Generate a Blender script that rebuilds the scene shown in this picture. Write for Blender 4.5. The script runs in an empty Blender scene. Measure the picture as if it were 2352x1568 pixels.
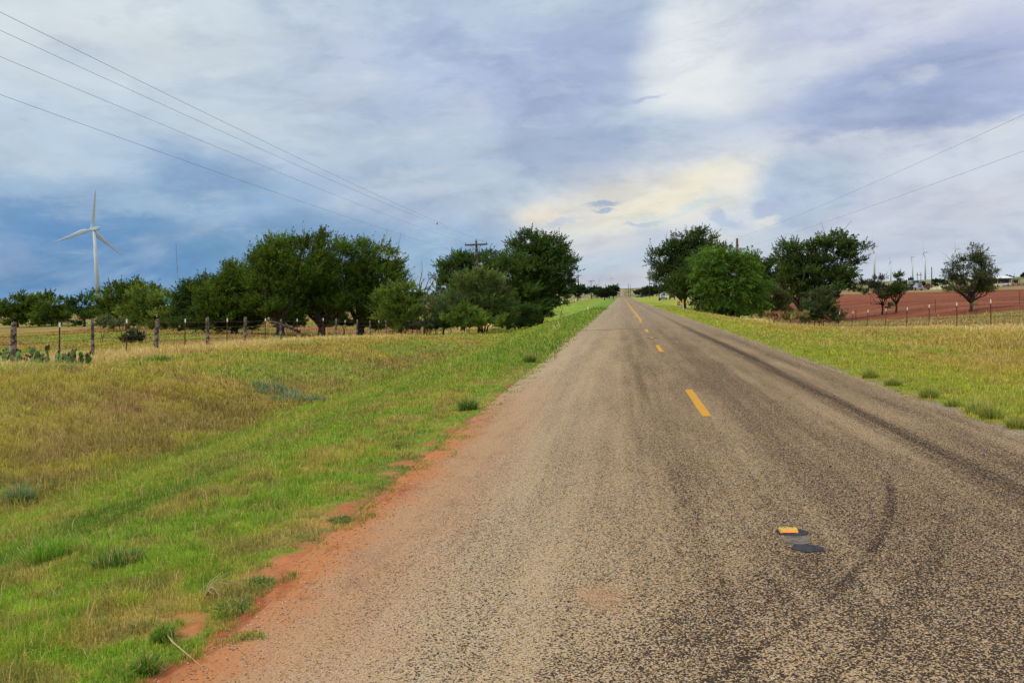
import bpy, math, random
import numpy as np
from mathutils import Vector, Matrix

R = math.radians
sc = bpy.context.scene
col = sc.collection
rng = np.random.default_rng(7)
random.seed(7)

# ---------------------------------------------------------------- camera model
PITCH, YAW, ROLL = R(3.256), R(7.66), R(1.9)
FPX = 1898.0                      # focal length in the 2352 px wide reference grid
EYE = 1.6
Fv = Vector((-math.sin(YAW) * math.cos(PITCH), math.cos(YAW) * math.cos(PITCH), -math.sin(PITCH)))
Rv0 = Vector((math.cos(YAW), math.sin(YAW), 0))
Uv0 = Rv0.cross(Fv)
# picture content is turned counter-clockwise -> camera is turned clockwise
Rv = Rv0 * math.cos(ROLL) - Uv0 * math.sin(ROLL)
Uv = Uv0 * math.cos(ROLL) + Rv0 * math.sin(ROLL)
CAM = Vector((0, 0, EYE))


def at(px, py, d):
    """world point seen at reference-grid pixel px,py, d metres along the lens axis"""
    return CAM + (Fv + Rv * ((px - 1176) / FPX) + Uv * ((784 - py) / FPX)) * d


def horizon(px):
    return 676 - 0.0332 * (px - 1176)


# ---------------------------------------------------------------- terrain
PY = [-80, 0, 100, 200, 300, 407, 500, 700, 1000, 1200, 1355, 1480, 1620, 1750, 2200, 3500, 9000]
PZ = [.4, 0, -.55, -1.1, -1.5, -1.7, -2.5, -7, -12, -11.8, -8.4, -2, 5.6, 6.6, 4.5, 2, 0]
_yy = np.arange(-80, 9001, 10.0)
_zz = np.interp(_yy, PY, PZ)
_k = np.array([1, 2, 3, 4, 3, 2, 1.]); _k /= _k.sum()
_zs = np.convolve(np.pad(_zz, 3, mode='edge'), _k, mode='valid')


def prof(y):
    return np.interp(y, _yy, _zs)


XL, XR, XC = -2.10, 4.22, 1.045
VY = [-80, 20, 30, 42, 53, 66, 79, 95, 115, 150, 200, 260, 400, 9000]
VZ = [.2, .2, .1, -.17, -.47, -1.0, -1.5, -1.94, -2.1, -1.5, -.4, .1, 0, 0]


def ss(x, a, b):
    t = np.clip((x - a) / (b - a), 0, 1)
    return t * t * (3 - 2 * t)


def _hash(i, j, s):
    h = np.sin(i * 127.1 + j * 311.7 + s * 74.7) * 43758.5453
    return h - np.floor(h)


def vnoise(x, y, s=0):
    i = np.floor(x); j = np.floor(y); fx = x - i; fy = y - j
    fx = fx * fx * (3 - 2 * fx); fy = fy * fy * (3 - 2 * fy)
    a = _hash(i, j, s); b = _hash(i + 1, j, s); c = _hash(i, j + 1, s); d = _hash(i + 1, j + 1, s)
    return a + (b - a) * fx + (c - a) * fy + (a - b - c + d) * fx * fy


def fbm(x, y, s=0, o=4):
    v = 0; a = .5; t = 0
    for k in range(o):
        v = v + a * vnoise(x * 2 ** k, y * 2 ** k, s + k); t += a; a *= .5
    return v / t


def G(x, y):
    x = np.asarray(x, float); y = np.asarray(y, float)
    e = np.maximum(XL - x, x - XR)                       # distance outside the road edge
    left = x < 1
    ax = np.abs(x)
    w = ss(e, .5, 13)
    v = np.interp(y, VY, VZ)
    att = 1 - .66 * ss(ax, 21, 46)
    v = v * att + np.where(left, 0, -.22 * ss(y, 30, 60) * (1 - ss(y, 130, 220)) + .35 * ss(y, 180, 260) * (1 - ss(y, 400, 600)))
    dd = np.where(left, 1.15, .5)
    v = v - np.where(left, .22, .42) * ss(y, 15, 28) * (1 - ss(y, 110, 170)) * ss(e, 7, 13) * (1 - .8 * ss(ax, 22, 45))
    ditch = -dd * np.exp(-((e - 6.6) / 3.2) ** 2) * (1 - .6 * ss(y, 45, 80)) * ss(e, 0, 2.5)
    base = prof(y)
    far = -.6 + (base + .6) * np.where(y > 1200, .6, .0)
    far = np.where(y > 1200, -.6 + ss(y, 1200, 1700) * 4, -.6)
    mixf = ss(ax, 60, 420)
    base = base * (1 - mixf) + far * mixf
    z = base + w * v + ditch - .03 * ss(e, 0, .4)
    bump = (fbm(x * .9, y * .9, 3) - .5) * .10 + (fbm(x * .12, y * .12, 9) - .5) * .5 * ss(e, 8, 30)
    z = z + bump * ss(e, .1, 1.5)
    z = z - .10 * (1 - ss(e, -.16, -.03)) - .012 * (1 - ss(e, 0, .15))                # bed under the road sheet
    return z


def gz(x, y):
    return float(G(x, y))


def ground(px, d):
    """point on the ground below pixel column px at distance d"""
    p = at(px, horizon(px), d)
    return Vector((p.x, p.y, gz(p.x, p.y)))


# ---------------------------------------------------------------- scene helpers
def tag(o, label=None, cat=None, group=None, kind=None):
    if label: o['label'] = label
    if cat: o['category'] = cat
    if group: o['group'] = group
    if kind: o['kind'] = kind
    return o


def empty(name, loc, rz=0):
    o = bpy.data.objects.new(name, None); col.objects.link(o)
    o.location = loc; o.rotation_euler = (0, 0, rz); o.empty_display_size = .3
    return o


def mesh_np(name, verts, faces, mat, parent=None, colors=None, smooth=False):
    verts = np.asarray(verts, np.float32); faces = np.asarray(faces, np.int32)
    me = bpy.data.meshes.new(name)
    n, k = faces.shape
    me.vertices.add(len(verts)); me.vertices.foreach_set('co', verts.ravel())
    me.loops.add(n * k); me.loops.foreach_set('vertex_index', faces.ravel())
    me.polygons.add(n); me.polygons.foreach_set('loop_start', np.arange(0, n * k, k, dtype=np.int32))
    me.update(calc_edges=True)
    if smooth: me.polygons.foreach_set('use_smooth', np.ones(n, bool))
    if colors is not None:
        c = np.ones((len(verts), 4), np.float32); c[:, :3] = colors
        a = me.color_attributes.new('Col', 'FLOAT_COLOR', 'POINT'); a.data.foreach_set('color', c.ravel())
    me.materials.append(mat)
    o = bpy.data.objects.new(name, me); col.objects.link(o)
    if parent: o.parent = parent
    return o


class MB:
    """collects simple solids and links them as one mesh object"""
    def __init__(s): s.v = []; s.f = []

    def add(s, vs, fs):
        b = len(s.v); s.v += [tuple(v) for v in vs]; s.f += [tuple(i + b for i in f) for f in fs]; return s

    def box(s, c, size, rz=0, taper=1.0, ry=0):
        hx, hy, hz = size[0] / 2, size[1] / 2, size[2] / 2
        m = Matrix.Rotation(rz, 3, 'Z') @ Matrix.Rotation(ry, 3, 'Y')
        vs = []
        for z, t in ((-hz, 1), (hz, taper)):
            for x, y in ((-hx, -hy), (hx, -hy), (hx, hy), (-hx, hy)):
                vs.append(Vector(c) + m @ Vector((x * t, y * t, z)))
        return s.add(vs, [(0, 3, 2, 1), (4, 5, 6, 7), (0, 1, 5, 4), (1, 2, 6, 5), (2, 3, 7, 6), (3, 0, 4, 7)])

    def tube(s, pts, rad, n=8, cap=True):
        pts = [Vector(p) for p in pts]
        if not hasattr(rad, '__len__'): rad = [rad] * len(pts)
        rings = []
        ref = None
        for i, p in enumerate(pts):
            t = (pts[min(i + 1, len(pts) - 1)] - pts[max(i - 1, 0)])
            t = t.normalized() if t.length > 1e-9 else Vector((0, 0, 1))
            if ref is None:
                ref = t.cross(Vector((0.31, 0.87, 0.12)))
                if ref.length < .05: ref = t.cross(Vector((1, 0, 0)))
            ref = (ref - t * ref.dot(t)).normalized(); b = t.cross(ref)
            rings.append([p + (ref * math.cos(a) + b * math.sin(a)) * rad[i] for a in [2 * math.pi * k / n for k in range(n)]])
        vs = [v for r in rings for v in r]
        fs = []
        for i in range(len(pts) - 1):
            for k in range(n):
                a = i * n + k; b2 = i * n + (k + 1) % n
                fs.append((a, b2, b2 + n, a + n))
        if cap:
            fs.append(tuple(range(n - 1, -1, -1))); fs.append(tuple((len(pts) - 1) * n + k for k in range(n)))
        return s.add(vs, fs)

    def prism(s, prof2, y0, y1, axis='Y'):
        n = len(prof2); vs = []
        for yv in (y0, y1):
            for a, b in prof2:
                vs.append((a, yv, b) if axis == 'Y' else ((yv, a, b) if axis == 'X' else (a, b, yv)))
        fs = [tuple(range(n)), tuple(range(2 * n - 1, n - 1, -1))]
        for i in range(n):
            j = (i + 1) % n; fs.append((i, i + n, j + n, j))
        return s.add(vs, fs)

    def ellipsoid(s, c, r, nu=12, nv=8, m=None):
        vs = []
        m = m or Matrix.Identity(3)
        for j in range(1, nv):
            th = math.pi * j / nv
            for i in range(nu):
                ph = 2 * math.pi * i / nu
                vs.append(Vector(c) + m @ Vector((r[0] * math.sin(th) * math.cos(ph), r[1] * math.sin(th) * math.sin(ph), r[2] * math.cos(th))))
        top = len(vs); vs.append(Vector(c) + m @ Vector((0, 0, r[2]))); vs.append(Vector(c) + m @ Vector((0, 0, -r[2])))
        fs = []
        for j in range(nv - 2):
            for i in range(nu):
                a = j * nu + i; b = j * nu + (i + 1) % nu
                fs.append((a, a + nu, b + nu, b))
        for i in range(nu):
            fs.append((top, i, (i + 1) % nu)); fs.append((top + 1, (nv - 2) * nu + (i + 1) % nu, (nv - 2) * nu + i))
        return s.add(vs, fs)

    def build(s, name, mat, parent=None, smooth=False, bevel=0, loc=None):
        me = bpy.data.meshes.new(name); me.from_pydata([tuple(v) for v in s.v], [], s.f); me.update()
        import bmesh
        bm = bmesh.new(); bm.from_mesh(me); bmesh.ops.recalc_face_normals(bm, faces=bm.faces)
        if bevel: bmesh.ops.bevel(bm, geom=list(bm.edges), offset=bevel, segments=2, affect='EDGES', clamp_overlap=True)
        bm.to_mesh(me); bm.free()
        if smooth:
            for p in me.polygons: p.use_smooth = True
        me.materials.append(mat)
        o = bpy.data.objects.new(name, me); col.objects.link(o)
        if parent: o.parent = parent
        if loc is not None: o.location = loc
        return o


def copy_tree(o, parent=None):
    c = o.copy(); col.objects.link(c); c.parent = parent
    for ch in list(o.children): copy_tree(ch, c)
    return c


def lin(r, g, b):
    f = lambda v: (v / 255 / 12.92) if v / 255 <= .04045 else ((v / 255 + .055) / 1.055) ** 2.4
    return (f(r), f(g), f(b))


# ---------------------------------------------------------------- materials
class NT:
    def __init__(s, tree): s.t = tree; s.n = tree.nodes; s.l = tree.links

    def new(s, typ, **kw):
        n = s.n.new(typ)
        for k, v in kw.items(): setattr(n, k, v)
        return n

    def put(s, sock, v):
        if v is None: return
        if isinstance(v, bpy.types.NodeSocket): s.l.new(v, sock)
        else:
            try: sock.default_value = v
            except Exception: sock.default_value = (*v, 1) if len(v) == 3 else v[:3]

    def math(s, op, a, b=None, c=None, clamp=False):
        n = s.new('ShaderNodeMath', operation=op, use_clamp=clamp)
        s.put(n.inputs[0], a); s.put(n.inputs[1], b); s.put(n.inputs[2], c); return n.outputs[0]

    def vmath(s, op, a, b=None, out=0, scale=None):
        n = s.new('ShaderNodeVectorMath', operation=op)
        s.put(n.inputs[0], a); s.put(n.inputs[1], b)
        if scale is not None: s.put(n.inputs['Scale'], scale)
        return n.outputs[out]

    def noise(s, vec, scale, detail=4, rough=.5, out=0, dist=0):
        n = s.new('ShaderNodeTexNoise'); s.put(n.inputs['Vector'], vec)
        n.inputs['Scale'].default_value = scale; n.inputs['Detail'].default_value = detail
        n.inputs['Roughness'].default_value = rough; n.inputs['Distortion'].default_value = dist
        return n.outputs[out]

    def mapr(s, v, a, b, c=0., d=1., interp='SMOOTHSTEP'):
        n = s.new('ShaderNodeMapRange', interpolation_type=interp)
        s.put(n.inputs[0], v); n.inputs[1].default_value = a; n.inputs[2].default_value = b
        n.inputs[3].default_value = c; n.inputs[4].default_value = d; return n.outputs[0]

    def mix(s, f, a, b, blend='MIX'):
        n = s.new('ShaderNodeMix', data_type='RGBA', blend_type=blend)
        s.put(n.inputs[0], f); s.put(n.inputs[6], a if not isinstance(a, tuple) else (*a[:3], 1)); s.put(n.inputs[7], b if not isinstance(b, tuple) else (*b[:3], 1))
        return n.outputs[2]

    def mapping(s, vec, loc=(0, 0, 0), rot=(0, 0, 0), scale=(1, 1, 1), typ='POINT'):
        n = s.new('ShaderNodeMapping', vector_type=typ); s.put(n.inputs[0], vec)
        n.inputs[1].default_value = loc; n.inputs[2].default_value = rot; n.inputs[3].default_value = scale
        return n.outputs[0]


def mat(name, color, rough=.7, metal=0, spec=.3, var=.15, vscale=6, bump=0, bscale=40, noise_col=None):
    m = bpy.data.materials.new(name); m.use_nodes = True; t = NT(m.node_tree); b = t.n['Principled BSDF']
    tc = t.new('ShaderNodeTexCoord').outputs['Object']
    n = t.noise(tc, vscale, 5, .6)
    c2 = noise_col or tuple(c * (1 - var * 1.6) for c in color)
    t.put(b.inputs['Base Color'], t.mix(t.mapr(n, .35, .65), c2, tuple(min(1, c * (1 + var)) for c in color)))
    b.inputs['Roughness'].default_value = rough; b.inputs['Metallic'].default_value = metal
    b.inputs['Specular IOR Level'].default_value = spec
    if bump:
        bn = t.new('ShaderNodeBump'); bn.inputs['Strength'].default_value = bump; bn.inputs['Distance'].default_value = .02
        t.put(bn.inputs['Height'], t.noise(tc, bscale, 4)); t.put(b.inputs['Normal'], bn.outputs[0])
    return m


def leaf_mat(name, trans=.35, rough=.6, gloss=.06):
    m = bpy.data.materials.new(name); m.use_nodes = True; t = NT(m.node_tree); t.n.clear()
    a = t.new('ShaderNodeAttribute', attribute_name='Col').outputs['Color']
    d = t.new('ShaderNodeBsdfDiffuse'); t.put(d.inputs[0], a)
    tr = t.new('ShaderNodeBsdfTranslucent'); t.put(tr.inputs[0], t.mix(.5, a, t.mix(1.0, a, (1.2, 1.1, .5), 'MULTIPLY')))
    mx = t.new('ShaderNodeMixShader'); mx.inputs[0].default_value = trans
    t.l.new(d.outputs[0], mx.inputs[1]); t.l.new(tr.outputs[0], mx.inputs[2])
    g = t.new('ShaderNodeBsdfGlossy'); g.inputs['Roughness'].default_value = rough; g.inputs[0].default_value = (.8, .85, .9, 1)
    mx2 = t.new('ShaderNodeMixShader'); mx2.inputs[0].default_value = gloss
    t.l.new(mx.outputs[0], mx2.inputs[1]); t.l.new(g.outputs[0], mx2.inputs[2])
    o = t.new('ShaderNodeOutputMaterial'); t.l.new(mx2.outputs[0], o.inputs[0])
    return m


M = {}
M['leaf'] = leaf_mat('foliage', .45, .55, .008)
M['grass'] = leaf_mat('grass_blades', .38, .6, .01)
M['stones'] = leaf_mat('pebbles', 0.0, .8, .01)
M['bark'] = mat('bark', (.085, .065, .05), .9, spec=.1, var=.4, vscale=5, bump=.6, bscale=20)
M['deadwood'] = mat('dead_wood', (.22, .19, .17), .9, spec=.1, var=.4, vscale=4, bump=.5, bscale=20)
M['post'] = mat('weathered_post', (.20, .155, .13), .95, spec=.05, var=.5, vscale=9, bump=.8, bscale=25)
M['rust'] = mat('rusty_steel', (.10, .045, .03), .8, spec=.2, var=.4, vscale=12)
M['whitepaint'] = mat('white_paint', (.75, .74, .70), .6, var=.08)
M['wire'] = mat('wire', (.08, .075, .08), .5, metal=.3, var=.1)
M['barb'] = mat('barbed_wire_steel', (.10, .06, .045), .7, var=.3)
M['turbine'] = mat('turbine_hazed_white', (.50, .52, .53), .5, var=.02, vscale=.2)  # white paint dulled towards blue grey, haze put into the colour
M['turbine_far'] = mat('turbine_grey', (.55, .56, .58), .5, var=.05, vscale=.2)
M['polewood'] = mat('pole_wood', (.11, .062, .045), .9, spec=.1, var=.35, vscale=4)
M['insul'] = mat('insulator', (.15, .16, .20), .3, var=.1)
M['yellow'] = mat('road_yellow', (.60, .29, .025), .8, spec=.1, var=.1, vscale=70, bump=.6, bscale=160, noise_col=(.40, .20, .035))
M['orange_lens'] = mat('marker_lens', (.95, .22, .01), .25, spec=.6, var=.05)
M['marker_body'] = mat('marker_yellow', (.52, .35, .045), .6, spec=.2, var=.2, vscale=40, noise_col=(.30, .20, .05))
M['tar'] = mat('tar_patch', (.040, .036, .038), .8, spec=.12, var=.2, vscale=20, bump=.3, bscale=80)
M['tar_grey'] = mat('worn_glue_patch', (.13, .10, .075), .8, var=.25, vscale=25, bump=.3, bscale=80)
M['orange'] = mat('delineator_orange', (.75, .33, .06), .6, var=.06)
M['steel'] = mat('dull_steel', (.30, .31, .33), .5, metal=.4, var=.15)
M['silver'] = mat('silver_paint', (.42, .44, .47), .35, metal=.3, var=.05)
M['glass'] = mat('dark_glass', (.02, .025, .03), .08, spec=.8, var=.1)
M['black'] = mat('black_rubber', (.02, .02, .02), .7, var=.2)
M['grille'] = mat('chrome_grille', (.25, .25, .27), .25, metal=.7, var=.3, vscale=20)
M['lamp'] = mat('lamp_glass', (.7, .7, .68), .2, var=.05)
M['roofmetal'] = mat('metal_roof', (.68, .68, .66), .5, var=.06, vscale=.5)
M['shedwall'] = mat('cream_metal_wall', (.52, .45, .26), .7, var=.1, vscale=.6)
M['dark'] = mat('dark_shade_sheet', (.05, .045, .045), .7, var=.2)
M['teal'] = mat('tractor_green', (.02, .09, .08), .45, var=.1)
M['blue'] = mat('blue_paint', (.12, .2, .42), .5, var=.1)
M['hay'] = mat('hay', (.42, .36, .22), 1, spec=.05, var=.25, vscale=2, bump=.8, bscale=8)
M['stalk'] = mat('dry_stalk', (.38, .28, .13), .9, spec=.05, var=.2)
M['rustpile'] = mat('rusty_machine', (.20, .07, .045), .85, var=.35, vscale=2)
M['railred'] = mat('red_brown_rail', (.11, .045, .04), .75, var=.2)
M['stone'] = mat('pale_stone', (.45, .38, .30), .9, var=.2, vscale=4, bump=.6, bscale=10)
M['orangewood'] = mat('split_stump', (.42, .19, .09), .9, var=.3, vscale=5)
M['cactus'] = mat('cactus_pad', (.085, .17, .040), .7, spec=.1, var=.3, vscale=7, noise_col=(.11, .13, .04))
M['fruit'] = mat('cactus_fruit', (.17, .02, .045), .5, var=.2)
M['birdmat'] = mat('bird_plumage', (.03, .028, .03), .7, var=.2)
M['farroof'] = mat('blue_grey_roof', (.06, .08, .12), .6, var=.1, vscale=.4)


def ground_material():
    m = bpy.data.materials.new('ground_cover'); m.use_nodes = True; t = NT(m.node_tree); b = t.n['Principled BSDF']
    a = t.new('ShaderNodeAttribute', attribute_name='Col').outputs['Color']
    pos = t.new('ShaderNodeNewGeometry').outputs['Position']
    n1 = t.noise(pos, 1.3, 8, .65); n2 = t.noise(pos, 14, 5, .7); n3 = t.noise(t.mapping(pos, scale=(1, .35, 1)), .25, 6, .6)
    f = t.math('ADD', t.math('MULTIPLY', t.math('SUBTRACT', n1, .5), 1.0), t.math('MULTIPLY', t.math('SUBTRACT', n2, .5), .9))
    f = t.math('ADD', f, t.math('MULTIPLY', t.math('SUBTRACT', n3, .5), .6))
    k = t.math('ADD', 1.0, f)
    c = t.new('ShaderNodeCombineXYZ'); t.put(c.inputs[0], k); t.put(c.inputs[1], k); t.put(c.inputs[2], k)
    t.put(b.inputs['Base Color'], t.mix(1.0, a, c.outputs[0], 'MULTIPLY'))
    b.inputs['Roughness'].default_value = .95; b.inputs['Specular IOR Level'].default_value = .1
    bn = t.new('ShaderNodeBump'); bn.inputs['Strength'].default_value = .8; bn.inputs['Distance'].default_value = .03
    t.put(bn.inputs['Height'], t.math('ADD', n2, t.math('MULTIPLY', n1, 2))); t.put(b.inputs['Normal'], bn.outputs[0])
    return m


def road_material():
    m = bpy.data.materials.new('chip_seal_road'); m.use_nodes = True; t = NT(m.node_tree); b = t.n['Principled BSDF']
    pos = t.new('ShaderNodeNewGeometry').outputs['Position']
    sep = t.new('ShaderNodeSeparateXYZ'); t.put(sep.inputs[0], pos); X, Y = sep.outputs[0], sep.outputs[1]
    wob = t.math('MULTIPLY', t.math('SUBTRACT', t.noise(t.mapping(pos, scale=(.4, .06, 1)), 1.0, 3), .5), .35)
    Xw = t.math('ADD', X, wob)

    def band(c, w, s):
        d = t.math('DIVIDE', t.math('SUBTRACT', Xw, c), w)
        return t.math('MULTIPLY', t.math('EXPONENT', t.math('MULTIPLY', t.math('MULTIPLY', d, d), -1.0)), s)

    streak = t.noise(t.mapping(pos, scale=(3.4, .05, 1)), 1.0, 7, .62)
    blot = t.noise(t.mapping(pos, scale=(1.5, .22, 1)), 1.4, 7, .62)
    near = t.mapr(Y, 6, 60, 1.0, .65)
    bleed = t.math('ADD', band(2.98, .16, .20), band(1.75, .55, .14))
    bleed = t.math('ADD', bleed, band(.35, .5, .12))
    bleed = t.math('ADD', bleed, band(3.7, .35, .10))
    bleed = t.math('ADD', bleed, band(-1.0, .35, .05))
    bleed = t.math('MULTIPLY', bleed, t.mapr(streak, .25, .7, .55, 1.35))
    bleed = t.math('ADD', bleed, t.math('MULTIPLY', t.math('SUBTRACT', streak, .5), .35))
    bleed = t.math('ADD', bleed, t.math('MULTIPLY', t.math('SUBTRACT', blot, .5), .45))
    # general trend: cleaner aggregate to the left, more binder to the right
    bleed = t.math('ADD', bleed, t.mapr(X, -1.8, 1.2, -.09, .09))
    bleed = t.math('ADD', bleed, t.math('MULTIPLY', t.mapr(Y, 10, 2.5, 0, .15), t.mapr(X, .3, 1.9, 0, 1)))
    bleed = t.math('MULTIPLY', bleed, near)
    bleed = t.math('MINIMUM', bleed, .25)
    bleed = t.math('ADD', bleed, t.math('MULTIPLY', band(2.95, .19, .13), t.mapr(streak, .3, .6, .3, 1.2)))
    bleed = t.math('ADD', bleed, t.math('MULTIPLY', band(3.35, .22, .10), t.mapr(Y, 5, 11, 1, 0)))
    # tyre mark sweeping in a curve across the lane
    vv = t.vmath('SUBTRACT', pos, (-6.3, 8.9, 0))
    sp2 = t.new('ShaderNodeSeparateXYZ'); t.put(sp2.inputs[0], vv)
    rr = t.math('SQRT', t.math('ADD', t.math('MULTIPLY', sp2.outputs[0], sp2.outputs[0]), t.math('MULTIPLY', sp2.outputs[1], sp2.outputs[1])))
    for rad, wd, st, y1 in ((8.62, .030, .12, 7.9), (8.95, .05, .06, 6.5), (8.30, .20, .09, 5.6)):
        ring = t.mapr(t.math('ABSOLUTE', t.math('SUBTRACT', rr, rad)), wd * .4, wd * 1.8, 1, 0)
        ring = t.math('MULTIPLY', ring, t.mapr(Y, y1 - 1.2, y1, 1, 0))
        ring = t.math('MULTIPLY', ring, t.mapr(t.noise(pos, 3.5, 4, .6), .38, .6, .45, 1.3))
        bleed = t.math('ADD', bleed, t.math('MULTIPLY', ring, st))
    # chips
    vo = t.new('ShaderNodeTexVoronoi'); t.put(vo.inputs['Vector'], t.vmath('ADD', pos, t.vmath('SCALE', t.noise(pos, 60, 2, .5, 1), scale=.006)))
    vo.inputs['Scale'].default_value = 132; vo.inputs['Randomness'].default_value = 1
    rnd = t.new('ShaderNodeSeparateColor'); t.put(rnd.inputs[0], vo.outputs['Color'])
    # a chip is kept when its random value beats the amount of binder there
    amt = t.math('ADD', .25, bleed)
    fine = t.noise(pos, 68, 5, .7)
    sel = t.math('ADD', t.math('MULTIPLY', rnd.outputs[0], .55), t.math('MULTIPLY', fine, .9))
    keep = t.mapr(t.math('SUBTRACT', t.math('SUBTRACT', sel, .30), t.math('MULTIPLY', amt, .95)), -.05, .07)
    gap = t.mapr(vo.outputs['Distance'], .50, .85, 1, .5)
    keep = t.math('MULTIPLY', keep, gap)
    chip = t.mix(rnd.outputs[1], (.29, .178, .088), (.50, .330, .175))
    chip = t.mix(t.mapr(rnd.outputs[2], .8, .95), chip, (.40, .33, .27))
    chip = t.mix(t.mapr(X, -1.8, .6, .30, .0), chip, (.45, .355, .235))
    binder = t.mix(blot, (.026, .019, .016), (.062, .042, .029))
    c = t.mix(keep, binder, chip)
    # orange dirt washed over the left edge
    edge_n = t.math('MULTIPLY', t.math('SUBTRACT', t.noise(pos, 2.2, 6, .65), .5), .55)
    Xe = t.math('ADD', X, edge_n)
    nearm = t.mapr(Y, 6, 20, 1, 0)
    film = t.math('MULTIPLY', t.mapr(Xe, -1.72, -.80, .62, 0), nearm)
    solid = t.math('MULTIPLY', t.mapr(Xe, -1.98, -1.62, 1, 0), t.mapr(Y, 8, 15, 1, 0))
    dirt = t.mix(t.noise(pos, 5, 7, .7), (.42, .160, .060), (.36, .150, .062))
    dirt = t.mix(t.mapr(t.noise(t.mapping(pos, scale=(1.4, .5, 1)), 3.0, 7, .7), .50, .64, 0, .85), dirt, (.24, .062, .026))
    dirt = t.mix(t.mapr(t.noise(pos, 30, 5, .7), .52, .72, 0, .6), dirt, (.20, .085, .04))
    c = t.mix(t.math('MULTIPLY', film, t.mapr(fine, .3, .7, .5, 1)), c, dirt)
    c = t.mix(solid, c, dirt)
    st = t.vmath('DISTANCE', pos, (-.15, 4.3, -.02), out=1)
    c = t.mix(t.math('MULTIPLY', t.mapr(t.math('ADD', st, edge_n), .02, .24, .5, 0), 1), c, (.40, .20, .10))
    # tar joint across the near lane, and paler surface beyond it
    jy = t.math('ABSOLUTE', t.math('SUBTRACT', t.math('ADD', Y, t.math('MULTIPLY', t.math('SUBTRACT', t.noise(pos, 1.5, 4), .5), .8)), 39.2))
    joint = t.math('MULTIPLY', t.mapr(jy, .2, .75, .55, 0), t.mapr(X, .9, 1.3, 1, 0))
    c = t.mix(joint, c, (.10, .08, .075))
    gravel = t.mix(rnd.outputs[0], (.22, .18, .14), (.50, .43, .34))
    c = t.mix(t.mapr(t.math('ADD', X, t.math('MULTIPLY', edge_n, .7)), 4.0, 4.45, 0, .7), c, gravel)
    # at range the texture averages out; tint of the fine dust
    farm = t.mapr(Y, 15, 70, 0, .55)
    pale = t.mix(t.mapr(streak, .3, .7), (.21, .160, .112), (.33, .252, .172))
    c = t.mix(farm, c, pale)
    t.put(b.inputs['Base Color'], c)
    b.inputs['Roughness'].default_value = 1.0; b.inputs['Specular IOR Level'].default_value = 0.0
    bn = t.new('ShaderNodeBump'); bn.inputs['Strength'].default_value = .55; bn.inputs['Distance'].default_value = .008
    t.put(bn.inputs['Height'], t.math('MULTIPLY', keep, t.math('SUBTRACT', 1.0, solid))); t.put(b.inputs['Normal'], bn.outputs[0])
    return m


# ---------------------------------------------------------------- cover colours (own colour of plants and soil)
GREEN = np.array([.215, .385, .024]); DGREEN = np.array([.075, .185, .020]); OLIVE = np.array([.43, .36, .048])
TAN = np.array([.54, .38, .12]); STRAW = np.array([.74, .52, .23]); BROWN = np.array([.25, .13, .06])
SOIL = np.array([.36, .125, .048]); REDSOIL = np.array([.175, .043, .018]); YGREEN = np.array([.41, .44, .036])


def lerp(a, b, t):
    return a + (b - a) * t[..., None]


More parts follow.
